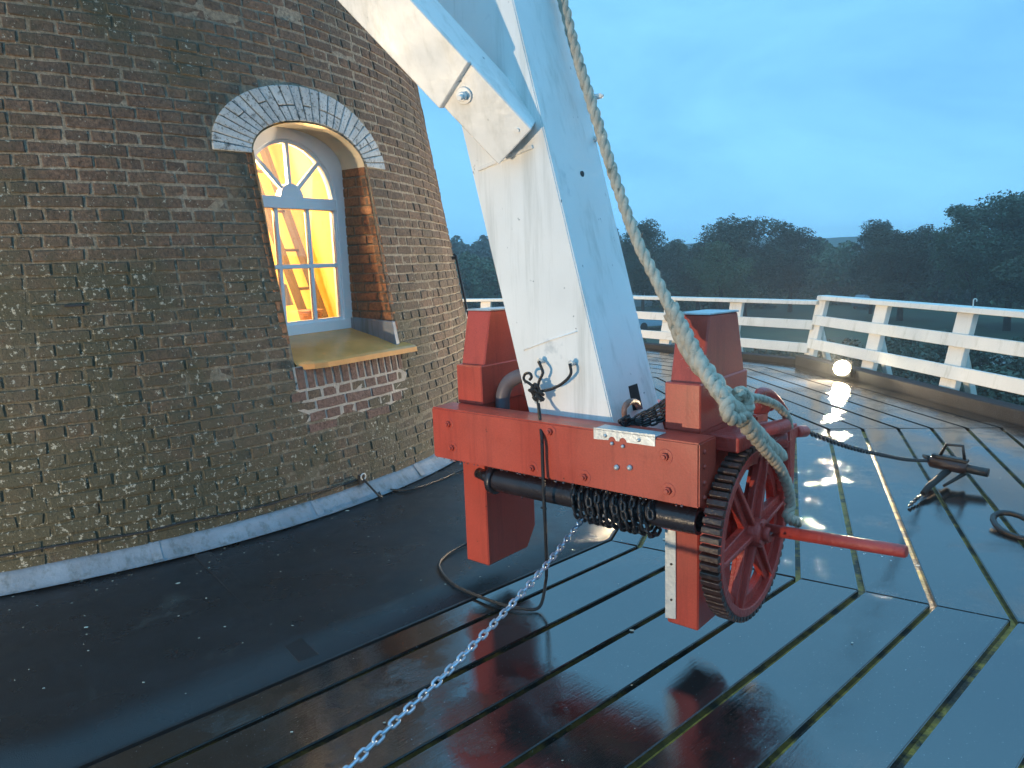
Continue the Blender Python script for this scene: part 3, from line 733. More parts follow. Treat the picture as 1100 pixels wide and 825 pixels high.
for k in range(6):
    mb = MB(); c = wp(-.33 + .055 * k, 3.36 + .03 * math.sin(k * 2), 1.20 + .02 * math.cos(k * 3)); mb.tube([c - Vector((0, 0, .015)), c, c + Vector((0, 0, .015))], [.006, .016, .006], 8); mb.build('bulb', 'bulb', t)
mb = MB(); mb.tube(catmull([wp(-.36 + .08 * k, 3.36 + .03 * math.sin(k * 2), 1.18) for k in range(7)], 4), .004, 6); mb.build('wire', 'cord', t)

# lead flashing round the foot, in lapped lengths
aa = R_(-82)
while aa < R_(14):
    ab = aa + R_(13.5); mb = MB(); vs = []; G = 14
    for i in range(G + 1):
        a = aa + (ab - aa - .0008) * i / G; wob = .0015 * math.sin(a * 40) + .001 * math.sin(a * 131)
        for (r, z) in ((rad(.09) - .012, .100), (rad(.09) + .012, .096 + wob), (rad(.07) + .024, .078), (4.288 + wob, .016), (4.316, .011)):
            vs.append((MC.x + r * math.cos(a), MC.y + r * math.sin(a), z))
    mb.add(vs, [(i * 5 + k, (i + 1) * 5 + k, (i + 1) * 5 + k + 1, i * 5 + k + 1) for i in range(G) for k in range(4)], True)
    mb.build('flashing', 'lead', tower)
    a = ab; vs = []
    for (r, z) in ((rad(.09) + .013, .099), (rad(.07) + .026, .080), (4.290, .019), (4.318, .013)):
        for da in (-.006, .006): vs.append((MC.x + r * math.cos(a + da), MC.y + r * math.sin(a + da), z))
    mb = MB(); mb.add(vs, [(0, 1, 3, 2), (2, 3, 5, 4), (4, 5, 7, 6)]); mb.build('lap_joint', 'lead', tower)
    aa = ab
# short slot and iron crank in the brickwork
mb = MB(); mb.box(cone(0, 1.452, .004, R_(-58.1)), .1, .012, .012, Vector((-math.sin(R_(-58.1)), math.cos(R_(-58.1)), 0)), Vector((math.cos(R_(-58.1)), math.sin(R_(-58.1)), 0))); mb.build('iron_tie', 'black', tower)

def on_cone_px(u, v, dd=.012):
    d = sight(u, v); lo = 1.; ok = None
    t = 2.
    while t < 9:
        p = O + d * t; q = math.hypot(p.x - MC.x, p.y - MC.y) - rad(p.z) - dd
        if q <= 0: return p
        t += .004
    return None
# cable along the wall, its fitting and the run over the deck up to the tail pole
cabw = [cone(0, .20 - .06 * k / 11 + .006 * math.sin(k * 2.3), .014, R_(-72 + 36 * k / 11)) for k in range(12)]
mb = MB(); mb.tube(catmull(cabw, 5), .006, 6); o = mb.build('wall_cable', 'cord', loc=(0, 0, 0)); tag(o, 'thin black cable clipped along the foot of the brick wall', 'cable')
endp = cabw[-1]
t = thing('wall_bracket', 'small bright iron ring fitting at the foot of the wall where two cables meet', 'bracket', tuple(endp))
nrm = Vector((math.cos(R_(-36)), math.sin(R_(-36)), 0)); tn = Vector((-nrm.y, nrm.x, 0))
mb = MB(); mb.box(endp + nrm * .005, .05, .02, .07, tn, nrm); mb.build('plate', 'black', t, bevel=.004)
mb = MB(); mb.tube([endp + nrm * .03 + Vector((0, 0, .02)) + tn * .022 * math.cos(k * .524) + Vector((0, 0, .022)) * math.sin(k * .524) for k in range(12)], .005, 6, closed=True); mb.build('ring', 'steel', t)
cz = .016
pp = [endp + nrm * .03, endp + nrm * .14 + Vector((.05, -.07, -.09)), Vector((-.98, 5.12, cz)), Vector((-.78, 5.08, cz)), Vector((-.57, 5.30, cz)), Vector((-.38, 5.55, cz)), Vector((-.12, 5.5, cz)), Vector((.1, 5.1, cz)), Vector((.02, 4.5, cz)), Vector((-.16, 4.15, cz)), Vector((-.32, 3.98, cz)), Vector((-.41, 3.83, cz)), Vector((-.42, 3.68, cz)), Vector((-.32, 3.46, cz)), Vector((-.13, 3.27, cz)), Vector((.0, 3.19, cz)), Vector((.09, 3.19, .02)), Vector((.125, 3.25, .12)), Vector((.115, 3.2, .35))]
TOP_CORD_I = len(pp)
# lightning conductor on the right flank
t = thing('lightning_conductor', 'thin dark conductor rod clipped to the right edge of the tower', 'rod', tuple(cone(0, .0, .03, R_(-.5))))
mb = MB(); mb.tube([cone(0, .1, .035, R_(-.8)), cone(0, .9, .035, R_(-.8)), cone(0, 1.68, .04, R_(-.8)), cone(0, 1.70, .02, R_(-.8))], .012, 8); mb.build('rod', 'black', t)
for z in (.5, 1.66):
    mb = MB(); mb.box(cone(0, z, .02, R_(-.8)), .05, .05, .03); mb.build('clip', 'black', t)

# ------------------------------------------------------------------ gallery deck
SEC = R_(26.96); S0 = R_(-47.8)
secs = [(S0 + SEC * k, SEC) for k in range(-4, 6)]
lastb = secs[-1][0] + SEC / 2; firstb = secs[0][0] - SEC / 2
rest = (2 * math.pi - (lastb - firstb)) / 3
secs += [(lastb + rest * (k + .5), rest) for k in range(3)]
RINGS = [5.91, 6.09, 6.37, 6.643, 6.918, 7.203, 7.49, 7.785, 8.06, 8.345, 8.62, 8.85]
deck = structure('gallery_deck', (MC.x, MC.y, 0))
GAP, SG = .029, .010
def sec_pt(ang, ap, e, z): return MC + Vector((math.cos(ang), math.sin(ang), 0)) * ap + Vector((-math.sin(ang), math.cos(ang), 0)) * e + Vector((0, 0, z))
rnd = random.Random(9)
for si, (ang, wd) in enumerate(secs):
    th = math.tan(wd / 2)
    sub = 1
    for j in range(len(RINGS) - 1):
        a0, a1 = RINGS[j] + (GAP / 2 if j else .012), RINGS[j + 1] - GAP / 2 * rnd.uniform(.7, 1.1)
        e0, e1 = a0 * th - SG / 2, a1 * th - SG / 2
        dz = [rnd.uniform(-.0015, .0015) for _ in range(4)]
        m_ = MB(); G = 1
        top = [sec_pt(ang, a0, -e0, dz[0]), sec_pt(ang, a1, -e1, dz[1]), sec_pt(ang, a1, e1, dz[2]), sec_pt(ang, a0, e0, dz[3])]
        m_.hexa([p - Vector((0, 0, .045)) for p in top] + top)
        ctr = sec_pt(ang, (a0 + a1) / 2, 0, 0)
        me = bpy.data.meshes.new('plank'); Rz = Matrix.Rotation(-(ang + math.pi / 2), 3, 'Z')
        bm = bmesh.new(); vv = [bm.verts.new(Rz @ (v - ctr)) for v in m_.v]
        for f_ in m_.f: bm.faces.new([vv[q] for q in f_])
        bmesh.ops.recalc_face_normals(bm, faces=bm.faces)
        bmesh.ops.bevel(bm, geom=[e_ for e_ in bm.edges if e_.calc_face_angle() > .5], offset=.004, segments=2, affect='EDGES'); bm.to_mesh(me); bm.free()
        me.materials.append(MT['deck'])
        o = bpy.data.objects.new('plank', me); COL.objects.link(o); o.parent = deck; o.location = ctr - Vector((MC.x, MC.y, 0)); o.rotation_euler.z = ang + math.pi / 2
# bearers / mossy boards beneath the gaps
mb = MB(); vs = []; fs = []
bl = []
b0 = secs[0][0] - secs[0][1] / 2
crn = []
acc = b0
for (ang, wd) in secs: crn.append((ang - wd / 2, wd))
for (a, wd) in crn:
    for ap, z in ((5.8, -.032), (9.02, -.032)):
        r = ap / math.cos(wd / 2); vs.append(MC + Vector((math.cos(a) * r, math.sin(a) * r, z)))
nn = len(crn); mb.add(vs, [(2 * i, 2 * i + 1, 2 * ((i + 1) % nn) + 1, 2 * ((i + 1) % nn)) for i in range(nn)])
mb.build('bearer', 'moss', deck)
# roofing felt ring between the wall and the boards
mb = MB(); vs = []; nn = 0
for (ang, wd) in secs:
    for k in range(12):
        a = ang - wd / 2 + wd * k / 12; ro = 5.905 / math.cos(a - ang)
        for f in range(7):
            r = 4.18 + (ro - 4.18) * f / 6; vs.append((MC.x + r * math.cos(a), MC.y + r * math.sin(a), .004 + .003 * math.sin(a * 9 + f) + (.004 if f == 5 else 0)))
        nn += 1
mb.add(vs, [(i * 7 + k, i * 7 + k + 1, ((i + 1) % nn) * 7 + k + 1, ((i + 1) % nn) * 7 + k) for i in range(nn) for k in range(6)], True)
o = mb.build('roofing_felt', 'felt', kind='structure'); md = o.modifiers.new('thick', 'SOLIDIFY'); md.thickness = .03; md.offset = -1
# lapped seams of the felt
for a in (R_(-70.5), R_(-52), R_(-20), R_(5)):
    mb = MB(); P0 = MC + Vector((math.cos(a) * 4.33, math.sin(a) * 4.33, .011)); P1 = MC + Vector((math.cos(a) * 5.86, math.sin(a) * 5.86, .011)); d = (P1 - P0).normalized(); s_ = Vector((-d.y, d.x, 0)) * .045; P0.z -= .004; P1.z -= .004
    mb.hexa([P0 - s_ - Vector((0, 0, .012)), P1 - s_ - Vector((0, 0, .012)), P1 + s_ - Vector((0, 0, .012)), P0 + s_ - Vector((0, 0, .012)), P0 - s_, P1 - s_, P1 + s_, P0 + s_]); mb.build('felt_seam', 'felt', deck, bevel=.003)
# bright metal trim where felt meets boards
for (ang, wd) in secs[1:8]:
    th = math.tan(wd / 2); mb = MB(); ap = 5.908
    mb.hexa([sec_pt(ang, ap - .006, -ap * th, -.02), sec_pt(ang, ap + .004, -ap * th, -.02), sec_pt(ang, ap + .004, ap * th, -.02), sec_pt(ang, ap - .006, ap * th, -.02), sec_pt(ang, ap - .006, -ap * th, .007), sec_pt(ang, ap + .004, -ap * th, .005), sec_pt(ang, ap + .004, ap * th, .005), sec_pt(ang, ap - .006, ap * th, .007)]); mb.build('edge_trim', 'black', deck)
# litter: small pale leaves and droppings on the felt and deck
mb = MB()
for k in range(260):
    if k < 150: a = R_(rnd.uniform(-72, -20)); r = 4.33 + rnd.random() ** 2 * 1.5
    else: a = R_(rnd.uniform(-72, 15)); r = rnd.uniform(4.4, 8.7)
    c = Vector((MC.x + r * math.cos(a), MC.y + r * math.sin(a), .014 if r < 5.9 else .004)); q = rnd.uniform(.002, .006) if rnd.random() < .93 else rnd.uniform(.009, .014); b = rnd.random() * 3
    n_ = 7; vs = [c + Vector((math.cos(b + i * .9) * q * rnd.uniform(.7, 1.3), math.sin(b + i * .9) * q * .7, .001 * (i % 2))) for i in range(n_)]
    mb.add(vs, [tuple(range(n_))])
o = mb.build('leaf_litter', 'litter', kind='stuff'); tag(o, 'tiny pale bits of leaf scattered on the wet felt and boards', 'litter')
# kerb along the outer edge
kz = {k: .125 for k in range(13)}; kz[6] = .05; kz[7] = .035; kz[5] = .11
def drop(si): return {5: -.0, 6: -.05, 7: -.10, 8: -.1}.get(si, 0)
# secs index: 4 = front-left of camera (A), 5 = B (right), 6 = C, 7 = D, 8 = E
def kerb_h(si): return {4: .14, 5: .14, 6: .125, 7: .07, 8: .04}.get(si, .12)
def rdrop(si): return {6: 0.0, 7: -.075, 8: -.12, 9: -.12}.get(si, .0)
for si, (ang, wd) in enumerate(secs):
    th = math.tan(wd / 2); h = kerb_h(si); mb = MB(); p = []
    for z in (-.03, h):
        p += [sec_pt(ang, 8.87, -8.87 * th + .002, z), sec_pt(ang, 9.05, -9.05 * th + .002, z), sec_pt(ang, 9.05, 9.05 * th - .002, z), sec_pt(ang, 8.87, 8.87 * th - .002, z)]
    mb.hexa(p); mb.build('kerb', 'kerb', deck, bevel=.008)
    mb = MB(); p = []
    for z in (-.35, h - .06):
        p += [sec_pt(ang, 9.06, -9.06 * th, z), sec_pt(ang, 9.12, -9.12 * th, z), sec_pt(ang, 9.12, 9.12 * th, z), sec_pt(ang, 9.06, 9.06 * th, z)]
    mb.hexa(p); mb.build('fascia', 'kerb', deck, bevel=.004)

# ------------------------------------------------------------------ railing
rail = thing('white_railing', 'white painted wooden railing leaning outward round the edge of the gallery', 'railing', tuple(sec_pt(R_(6.1), 9.1, 0, .1)))
def leanap(z): return 9.07 + .235 * max(0, z - .1)
for si, (ang, wd) in enumerate(secs):
    if si in (0, 10, 11, 12): continue
    th = math.tan(wd / 2); zd = rdrop(si)
    def rp(e, z, off=0): return sec_pt(ang, leanap(z) + off, e, z + zd)
    hs = 9.1 * th
    def post(e):
        wv = .125; b = kerb_h(si) - .01 - zd
        mb = MB(); p = []
        for z in (b - .10, .90):
            p += [rp(e - wv, z, .0), rp(e - wv, z, .065), rp(e + wv * (1), z, .065), rp(e + wv, z, .0)]
        # lower third narrows on one side, as the boards do
        mb.hexa(p); mb.build('post', 'rail_white', rail, bevel=.006)
        mb = MB(); p = []
        p = [sec_pt(ang, 9.40, e - .04, b - .25 + zd), sec_pt(ang, 9.47, e - .04, b - .25 + zd), sec_pt(ang, 9.47, e + .05, b - .25 + zd), sec_pt(ang, 9.40, e + .05, b - .25 + zd)]
        p += [sec_pt(ang, 9.20, e - .05, .55 + zd), sec_pt(ang, 9.27, e - .05, .55 + zd), sec_pt(ang, 9.27, e + .05, .55 + zd), sec_pt(ang, 9.20, e + .05, .55 + zd)]
        mb.hexa(p); mb.build('strut', 'rail_white', rail, bevel=.004)
    for e in (-hs / 3 , hs / 3): post(e)
    # corner post belongs to the side on its left
    post(hs - .02)
    for (z0, z1, thk) in ((.55, .685, .05), (.215, .355, .05)):
        mb = MB(); p = []
        for z in (z0, z1):
            ap = leanap(z) - .045; E_ = ap * th
            p += [rp(-E_, z, -.03), rp(-E_, z, -.001), rp(E_, z, -.001), rp(E_, z, -.03)]
        mb.hexa(p); mb.build('rail', 'rail_white', rail, bevel=.005)
    mb = MB(); p = []
    for z in (.905, .965):
        for (e_s, off) in ((-1, -.05), (-1, .11), (1, .11), (1, -.05)):
            E_ = (leanap(z) + off) * th; p.append(rp(e_s * E_, z, off))
    mb.hexa(p); mb.build('top_rail', 'rail_white', rail, bevel=.006)
mb = MB(); c = sec_pt(R_(6.1), 9.28, -.80, .965)
mb.tube([c, c + Vector((0, 0, .05))] + [c + Vector((.012 + .018 * -math.cos(t) + .006, 0, .05 + .018 + .018 * math.sin(t))) for t in (0, .7, 1.5, 2.2, 3.1, 3.9)], .006, 6); mb.build('hook', 'rail_white', rail)

# ------------------------------------------------------------------ floodlights on the kerb
FL_COL = (1, .77, .50)
def floodlight(pos, aim, label, energy, spread=150, col=FL_COL):
    pos = Vector(pos); d = (Vector(aim) - pos).normalized(); x = d.cross(Vector((0, 0, 1))).normalized(); y = x.cross(d)
    t = thing('floodlight', label, 'floodlight', tuple(pos - Vector((0, 0, .11))), 'floodlights standing on the edge of the gallery')
    mb = MB(); p = []
    for (dd, k) in ((-.10, .055), (0, .11)): p += [pos + d * dd + x * sx * k * 1.15 + y * sy * k for sx, sy in ((-1, -1), (1, -1), (1, 1), (-1, 1))]
    mb.hexa(p); mb.build('housing', 'black', t, bevel=.008)
    mb = MB(); nk = 20; vs = []; prof = ((.100, .002), (.094, .018), (.07, .032), (.035, .038))
    for r_, h_ in prof: vs += [pos + d * h_ + x * math.cos(k * 2 * math.pi / nk) * r_ * 1.1 + y * math.sin(k * 2 * math.pi / nk) * r_ * .95 for k in range(nk)]
    mb.add(vs, [(q * nk + k, q * nk + (k + 1) % nk, (q + 1) * nk + (k + 1) % nk, (q + 1) * nk + k) for q in range(3) for k in range(nk)] + [tuple(3 * nk + k for k in range(nk))], True); mb.build('lens', 'lampglass', t)
    mb = MB(); mb.tube([pos + x * .135 - d * .04, pos + x * .135 - Vector((0, 0, .1)) - d * .04, pos - x * .135 - Vector((0, 0, .1)) - d * .04, pos - x * .135 - d * .04], .009, 6); mb.build('bracket', 'black', t)
    l_ = bpy.data.lights.new('flood_light', 'AREA'); l_.energy = energy; l_.color = col; l_.shape = 'RECTANGLE'; l_.size = .15; l_.size_y = .11; l_.spread = R_(spread)
    o = bpy.data.objects.new('flood_light', l_); COL.objects.link(o); o.parent = t; o.location = pos + d * .055 - t.matrix_world.translation
    o.rotation_euler = d.to_track_quat('-Z', 'Y').to_euler()
    return t
p = sec_pt(R_(6.1), 8.76, .72, .14)
floodlight(p, (MC.x + 2.4, MC.y - 2.6, 2.6), 'lit floodlight at the foot of the railing, glaring over the wet boards', 420)
a = R_(-91); p = MC + Vector((math.cos(a) * 8.7, math.sin(a) * 8.7, .16))
floodlight(p, (MC.x + 1.0, MC.y - .5, 2.4), 'second floodlight on the kerb outside the photo, behind and left of the camera', 330)

a = R_(100); p = MC + Vector((math.cos(a) * 8.7, math.sin(a) * 8.7, .16))
floodlight(p, (MC.x + 8, MC.y + 1.5, 2.4), 'third floodlight on the kerb, hidden behind the brick tower', 640, 150, (1, .70, .40))

# ------------------------------------------------------------------ tail: local axes u (towards the mill), v (away from the viewer)
U = Vector((-.766, .6428, 0)); V = Vector((.6428, .766, 0)); Z = Vector((0, 0, 1))
def T(u, v, z): return U * u + V * v + Z * z
def on_v(x, y, c):
    d = sight(x, y); return O + d * ((c - O.dot(V)) / d.dot(V))
def on_u(x, y, c):
    d = sight(x, y); return O + d * ((c - O.dot(U)) / d.dot(U))
def tbox(u0, u1, v0, v1, z0, z1):
    return MB().hexa([T(u0, v0, z0), T(u1, v0, z0), T(u1, v1, z0), T(u0, v1, z0), T(u0, v0, z1), T(u1, v0, z1), T(u1, v1, z1), T(u0, v1, z1)])
tail = thing('tail_pole', 'big white painted timber tail pole rising from the red winch frame', 'tail pole', tuple(T(1.75, 2.7, .72)))
SL = .262
def tu(z): return SL * (z - .95)
zt = 6.5
p = []
for z in (.72, .97): p += [T(1.575 + tu(z), 2.5, z), T(2.012 + tu(z), 2.5, z), T(2.012 + tu(z), 2.89, z), T(1.575 + tu(z), 2.89, z)]
mb = MB(); p = []
for z in (.72, zt): p += [T(1.573 + tu(z), 2.502, z), T(2.012 + tu(z), 2.502, z), T(2.012 + tu(z), 2.892, z), T(1.573 + tu(z), 2.892, z)]
mb.hexa(p); mb.build('pole', 'white', tail, bevel=.005, seg=2)
# batten at the joint and small strip seams on the front
mb = MB(); mb.hexa([T(2.245, 2.490, 2.000), T(1.935, 2.490, 2.06), T(1.935, 2.503, 2.06), T(2.245, 2.503, 2.00), T(2.248, 2.490, 2.014), T(1.94, 2.490, 2.074), T(1.94, 2.503, 2.074), T(2.248, 2.503, 2.014)]); mb.build('batten', 'white', tail, bevel=.002)
a_, b_ = on_v(563, 376, 2.50), on_v(620, 356, 2.50)
mb = MB(); mb.tube([a_, (a_ + b_) / 2 + Z * .004, b_], .003, 6); mb.build('paint_ridge', 'white', tail)
# slot in the right face with the hook, small bolt hole
ku = 1.571 + SL * (.99 - .95) - .004
def rface(v, z, off=.0): return T(1.573 + tu(z) - off, v, z)
def on_face(x, y):
    d = sight(x, y); nn_ = U - Z * SL; k_ = 1.573 - SL * .95      # plane u - SL*z = k
    return O + d * ((k_ - O.dot(nn_)) / d.dot(nn_))
q4 = [on_face(x, y) for x, y in ((680, 441), (690, 439), (684, 412), (675, 415))]
mb = MB(); mb.hexa([q + U * .02 for q in q4] + [q - U * .0025 for q in q4]); mb.build('slot', 'tyre', tail)
c = on_v(625, 187, 2.5); d_ = sight(625, 187)
tt = None
for k in range(2000):
    q = O + d_ * (2 + k * .002)
    if q.dot(U) > 1.573 + tu(q.z): tt = q; break
if tt is not None:
    mb = MB(); mb.cyl(tt + U * .012, tt - U * .004, .013, 12); mb.build('bolt_hole', 'black', tail)
# wedge pegs by the rope
for (x_, y_) in ((645, 103), (646, 148)):
    q = on_v(x_, y_, 2.88); mb = MB(); mb.tube([q + U * .04, q - U * .004, q - U * .016], [.014, .012, .004], 8); mb.build('peg', 'white', tail)
# brace: flat-sided beam from the front of the pole up toward the viewer and the mill
D_ = Vector((.484, -.47, .738)).normalized()           # (u, v, z) components
E0 = Vector((-.76, 0, .65)); E0 = (E0 - D_ * E0.dot(D_)).normalized(); T0 = D_.cross(E0) if D_.cross(E0).y > 0 else -D_.cross(E0)
P0 = Vector((2.061, 2.42, 2.001))
def bp(s, e, t_): q = P0 + D_ * s + E0 * e + T0 * t_; return T(q.x, q.y, q.z)
W_B, T_B = .212, .20
mb = MB(); mb.hexa([bp(0, 0, 0), bp(0, W_B, 0), bp(.03, W_B, T_B), bp(.03, 0, T_B), bp(5, 0, 0), bp(5, W_B, 0), bp(5, W_B, T_B), bp(5, 0, T_B)]); mb.build('brace', 'white', tail, bevel=.005)
mb = MB(); sB = .315
mb.hexa([bp(sB, -.006, 0.002), bp(sB + .03, W_B + .006, 0.002), bp(sB + .035, W_B + .006, -.028), bp(sB + .01, -.006, -.028), bp(5, -.006, .002), bp(5, W_B + .006, .002), bp(5, W_B + .006, -.028), bp(5, -.006, -.028)]); mb.build('cover_board', 'white', tail, bevel=.004)
# washer and nut on the brace
nrmB = -(T0.x * U + T0.y * V + T0.z * Z); cB = bp(.287, .10, 0)
mb = MB(); mb.cyl(cB, cB + nrmB * .010, .034, 20); mb.build('washer', 'white', tail, bevel=.002)
mb = MB(); mb.cyl(cB + nrmB * .01, cB + nrmB * .034, .019, 6); mb.cyl(cB + nrmB * .034, cB + nrmB * .055, .011, 10); mb.build('nut', 'white', tail, bevel=.002)
cB = bp(.04, .165, 0); mb = MB(); mb.cyl(cB, cB + nrmB * .006, .009, 10); mb.build('screw', 'white', tail)
# pegs holding the cord
for (u_, z_) in ((1.915, 1.172), (1.752, 1.172)):
    mb = MB(); mb.cyl(T(u_, 2.505, z_), T(u_, 2.47, z_ + .004), .009, 10); mb.cyl(T(u_, 2.475, z_ + .004), T(u_, 2.468, z_ + .004), .014, 10); mb.build('peg', 'steel', tail, bevel=.002)

# ------------------------------------------------------------------ winch
win_ = thing('red_winch', 'red painted winch frame hanging over the deck with toothed wheel and chain drum', 'winch', tuple(T(1.75, 2.7, .14)))
BT, BB = .943, .703
o = tbox(1.12, 2.472, 2.35, 2.494, BB, BT).build('clamp_beam', 'red', win_, bevel=.006, seg=2)
o = tbox(1.13, 2.45, 2.905, 3.03, BB, BT - .002).build('clamp_beam', 'red', win_, bevel=.006, seg=2)
for (u0, u1, nm) in ((1.19, 1.325, 'r'), (2.283, 2.43, 'l')):
    vb = 2.80 if nm == 'r' else 2.87
    mb = MB(); zb = .142
    # lower leg, chamfered at its foot
    pr = [(2.496, zb + .004), (2.496, 1.0), (vb, 1.0), (vb, zb + .10), (vb - .07, zb)]
    mb.prism([T(u0, v, z) for v, z in pr], U * (u1 - u0)); mb.build('leg', 'red', win_, bevel=.006)
    mb = MB(); pr = [(2.493, BT + .0005), (2.493, 1.128), (2.93, 1.128), (2.93, 1.032), (2.90, 1.03), (2.90, BT + .0005)]
    mb.prism([T(u0 - .006, v, z) for v, z in pr], U * (u1 - u0 + .012)); mb.build('cheek', 'red', win_, bevel=.005)
    mb = MB(); pr = [(2.522, 1.12), (2.582, 1.380), (2.84, 1.372), (2.915, 1.12)]
    mb.prism([T(u0 + .001, v, z) for v, z in pr], U * (u1 - u0 - .002)); mb.build('post_head', 'red', win_, bevel=.006)
    mb = MB(); mb.hexa([T(u0 - .002, 2.577, 1.378), T(u1 + .002, 2.577, 1.378), T(u1 + .002, 2.845, 1.371), T(u0 - .002, 2.845, 1.371), T(u0 - .002, 2.58, 1.386), T(u1 + .002, 2.58, 1.386), T(u1 + .002, 2.842, 1.379), T(u0 - .002, 2.842, 1.379)]); mb.build('cap_sheet', 'steel', win_, bevel=.002)
# metal angle on the right leg
mb = MB(); mb.hexa([T(1.283, 2.490, .172), T(1.328, 2.490, .165), T(1.328, 2.495, .165), T(1.283, 2.495, .172), T(1.283, 2.490, .60), T(1.328, 2.490, .60), T(1.328, 2.495, .60), T(1.283, 2.495, .60)])
mb.hexa([T(1.326, 2.490, .165), T(1.330, 2.490, .165), T(1.330, 2.53, .165), T(1.326, 2.53, .165), T(1.326, 2.490, .60), T(1.330, 2.490, .60), T(1.330, 2.53, .60), T(1.326, 2.53, .60)]); mb.build('corner_angle', 'steel', win_, bevel=.001)
for z in (.25, .40):
    mb = MB(); mb.cyl(T(1.302, 2.490, z), T(1.302, 2.487, z), .005, 8); mb.build('rivet', 'black', win_)
# bolts with washers
def bolt(u_, v_, z_, big=True, name='bolt'):
    mb = MB()
    if big: mb.cyl(T(u_, v_, z_), T(u_, v_ - .0025, z_), .029, 20)
    mb.cyl(T(u_, v_ - .002, z_), T(u_, v_ - .014, z_), .0155, 6); mb.cyl(T(u_, v_ - .014, z_), T(u_, v_ - .022, z_), .009, 10)
    mb.build(name, 'red', win_, bevel=.0015)
for (u_, z_) in ((2.362, .873), (2.346, .763), (1.777, .908), (1.876, .738), (1.611, .742), (1.252, .878), (1.241, .751)): bolt(u_, 2.35, z_)
for (u_, z_) in ((1.459, .806), (1.401, .814)):
    mb = MB(); c = T(u_, 2.35, z_); mb.tube([c, c - V * .008, c - V * .013], [.012, .011, .004], 12); mb.build('rivet', 'steel', win_)
for z_ in (.735, .79, .85, .905):
    mb = MB(); c = T(1.122, 2.39, z_); mb.tube([c, c - U * .006, c - U * .01], [.010, .009, .003], 10); mb.build('rivet', 'red', win_)
# notched metal plate folded over the beam's top edge
mb = MB(); pl = [(1.562, .951), (1.562, .906), (1.515, .908)]
def notch(uc, zc, r=.017): return [(uc + r * math.cos(t), zc + r * math.sin(t)) for t in [0.1, .6, 1.2, 1.57, 2.0, 2.6, 3.04]]
pl += notch(1.478, .908) + notch(1.43, .909) + [(1.293, .911), (1.293, .955)]
mb.prism([T(u_, 2.3465, z_) for u_, z_ in pl], V * .003)
mb.hexa([T(1.293, 2.3465, .944), T(1.562, 2.3465, .944), T(1.562, 2.43, .944), T(1.293, 2.43, .944), T(1.293, 2.3465, .9475), T(1.562, 2.3465, .9475), T(1.562, 2.43, .9475), T(1.293, 2.43, .9475)])
mb.build('cover_plate', 'steel', win_)
for u_, z_ in ((1.508, .925), (1.36, .927), (1.478, .898), (1.43, .893)):
    mb = MB(); c = T(u_, 2.346, z_); mb.tube([c, c - V * .004, c - V * .008], [.008, .007, .002], 10); mb.build('rivet', 'steel', win_)
# drum: black pipe with open end, held by two plates
dv, dz_, dr = 2.425, .625, .051
mb = MB(); R1, R2 = dr, dr - .012
path = [T(2.14, dv, dz_ - .003), T(1.15, dv, dz_ + .002)]
mb.tube(path, R1, 28, cap=False); mb.tube([T(1.36, dv, dz_), T(1.15, dv, dz_ + .002)], R2, 24, cap=False)
def ring(c, ax1, ax2, ra_, rb_, n_=28):
    vs = [c + (ax1 * math.cos(k * 2 * math.pi / n_) + ax2 * math.sin(k * 2 * math.pi / n_)) * ra_ for k in range(n_)] + [c + (ax1 * math.cos(k * 2 * math.pi / n_) + ax2 * math.sin(k * 2 * math.pi / n_)) * rb_ for k in range(n_)]
    return vs, [(k, (k + 1) % n_, n_ + (k + 1) % n_, n_ + k) for k in range(n_)]
vs, fs = ring(T(1.15, dv, dz_ + .002), V, Z, R1, R2); mb.add(vs, fs)
mb.build('drum', 'drum', win_)
mb = MB(); mb.cyl(T(2.14, dv, dz_ - .003), T(2.17, dv, dz_ - .003), .066, 24); mb.build('drum_flange', 'drum', win_, bevel=.004)
mb = MB(); mb.cyl(T(2.17, dv, dz_ - .003), T(2.285, dv + .03, dz_), .026, 16); mb.build('drum_journal', 'drum', win_)
mb = MB(); mb.cyl(T(1.12, 2.70, .533), T(2.29, 2.70, .533), .026, 16); mb.build('wheel_axle', 'red_iron', win_)
mb = tbox(1.20, 1.32, 2.44, 2.497, .56, .70); mb.build('drum_bearing', 'red', win_, bevel=.004)
# toothed wheel
WV, WZ, WR, UF, UB = 2.68, .53, .342, 1.035, 1.112
def wpnt(u_, r_, t_): return T(u_, WV + r_ * math.cos(t_), WZ + r_ * math.sin(t_))
def ringsolid(u0, u1, r0, r1, n_=72):
    mb = MB(); vs = []
    for (u_, r_) in ((u0, r0), (u0, r1), (u1, r1), (u1, r0)): vs += [wpnt(u_, r_, k * 2 * math.pi / n_) for k in range(n_)]
    mb.add(vs, [(q * n_ + k, q * n_ + (k + 1) % n_, ((q + 1) % 4) * n_ + (k + 1) % n_, ((q + 1) % 4) * n_ + k) for q in range(4) for k in range(n_)]); return mb
wheel = ringsolid(UF, UB, .296, .328); wheel.build('wheel_rim', 'red_iron', win_, bevel=.003)
ringsolid(UF + .028, UF + .045, .262, .297).build('wheel_web', 'red_iron', win_)
NT = 64
for k in range(NT):
    t0 = 2 * math.pi * k / NT; w_ = math.pi / NT * .95; mb = MB(); p = []
    for (r_, ww) in ((.326, w_), (WR + .008, w_ * .62)): p += [wpnt(UF + .002, r_, t0 - ww), wpnt(UB - .002, r_, t0 - ww), wpnt(UB - .002, r_, t0 + ww), wpnt(UF + .002, r_, t0 + ww)]
    mb.hexa(p); mb.build('tooth', 'grease', win_, bevel=.002)
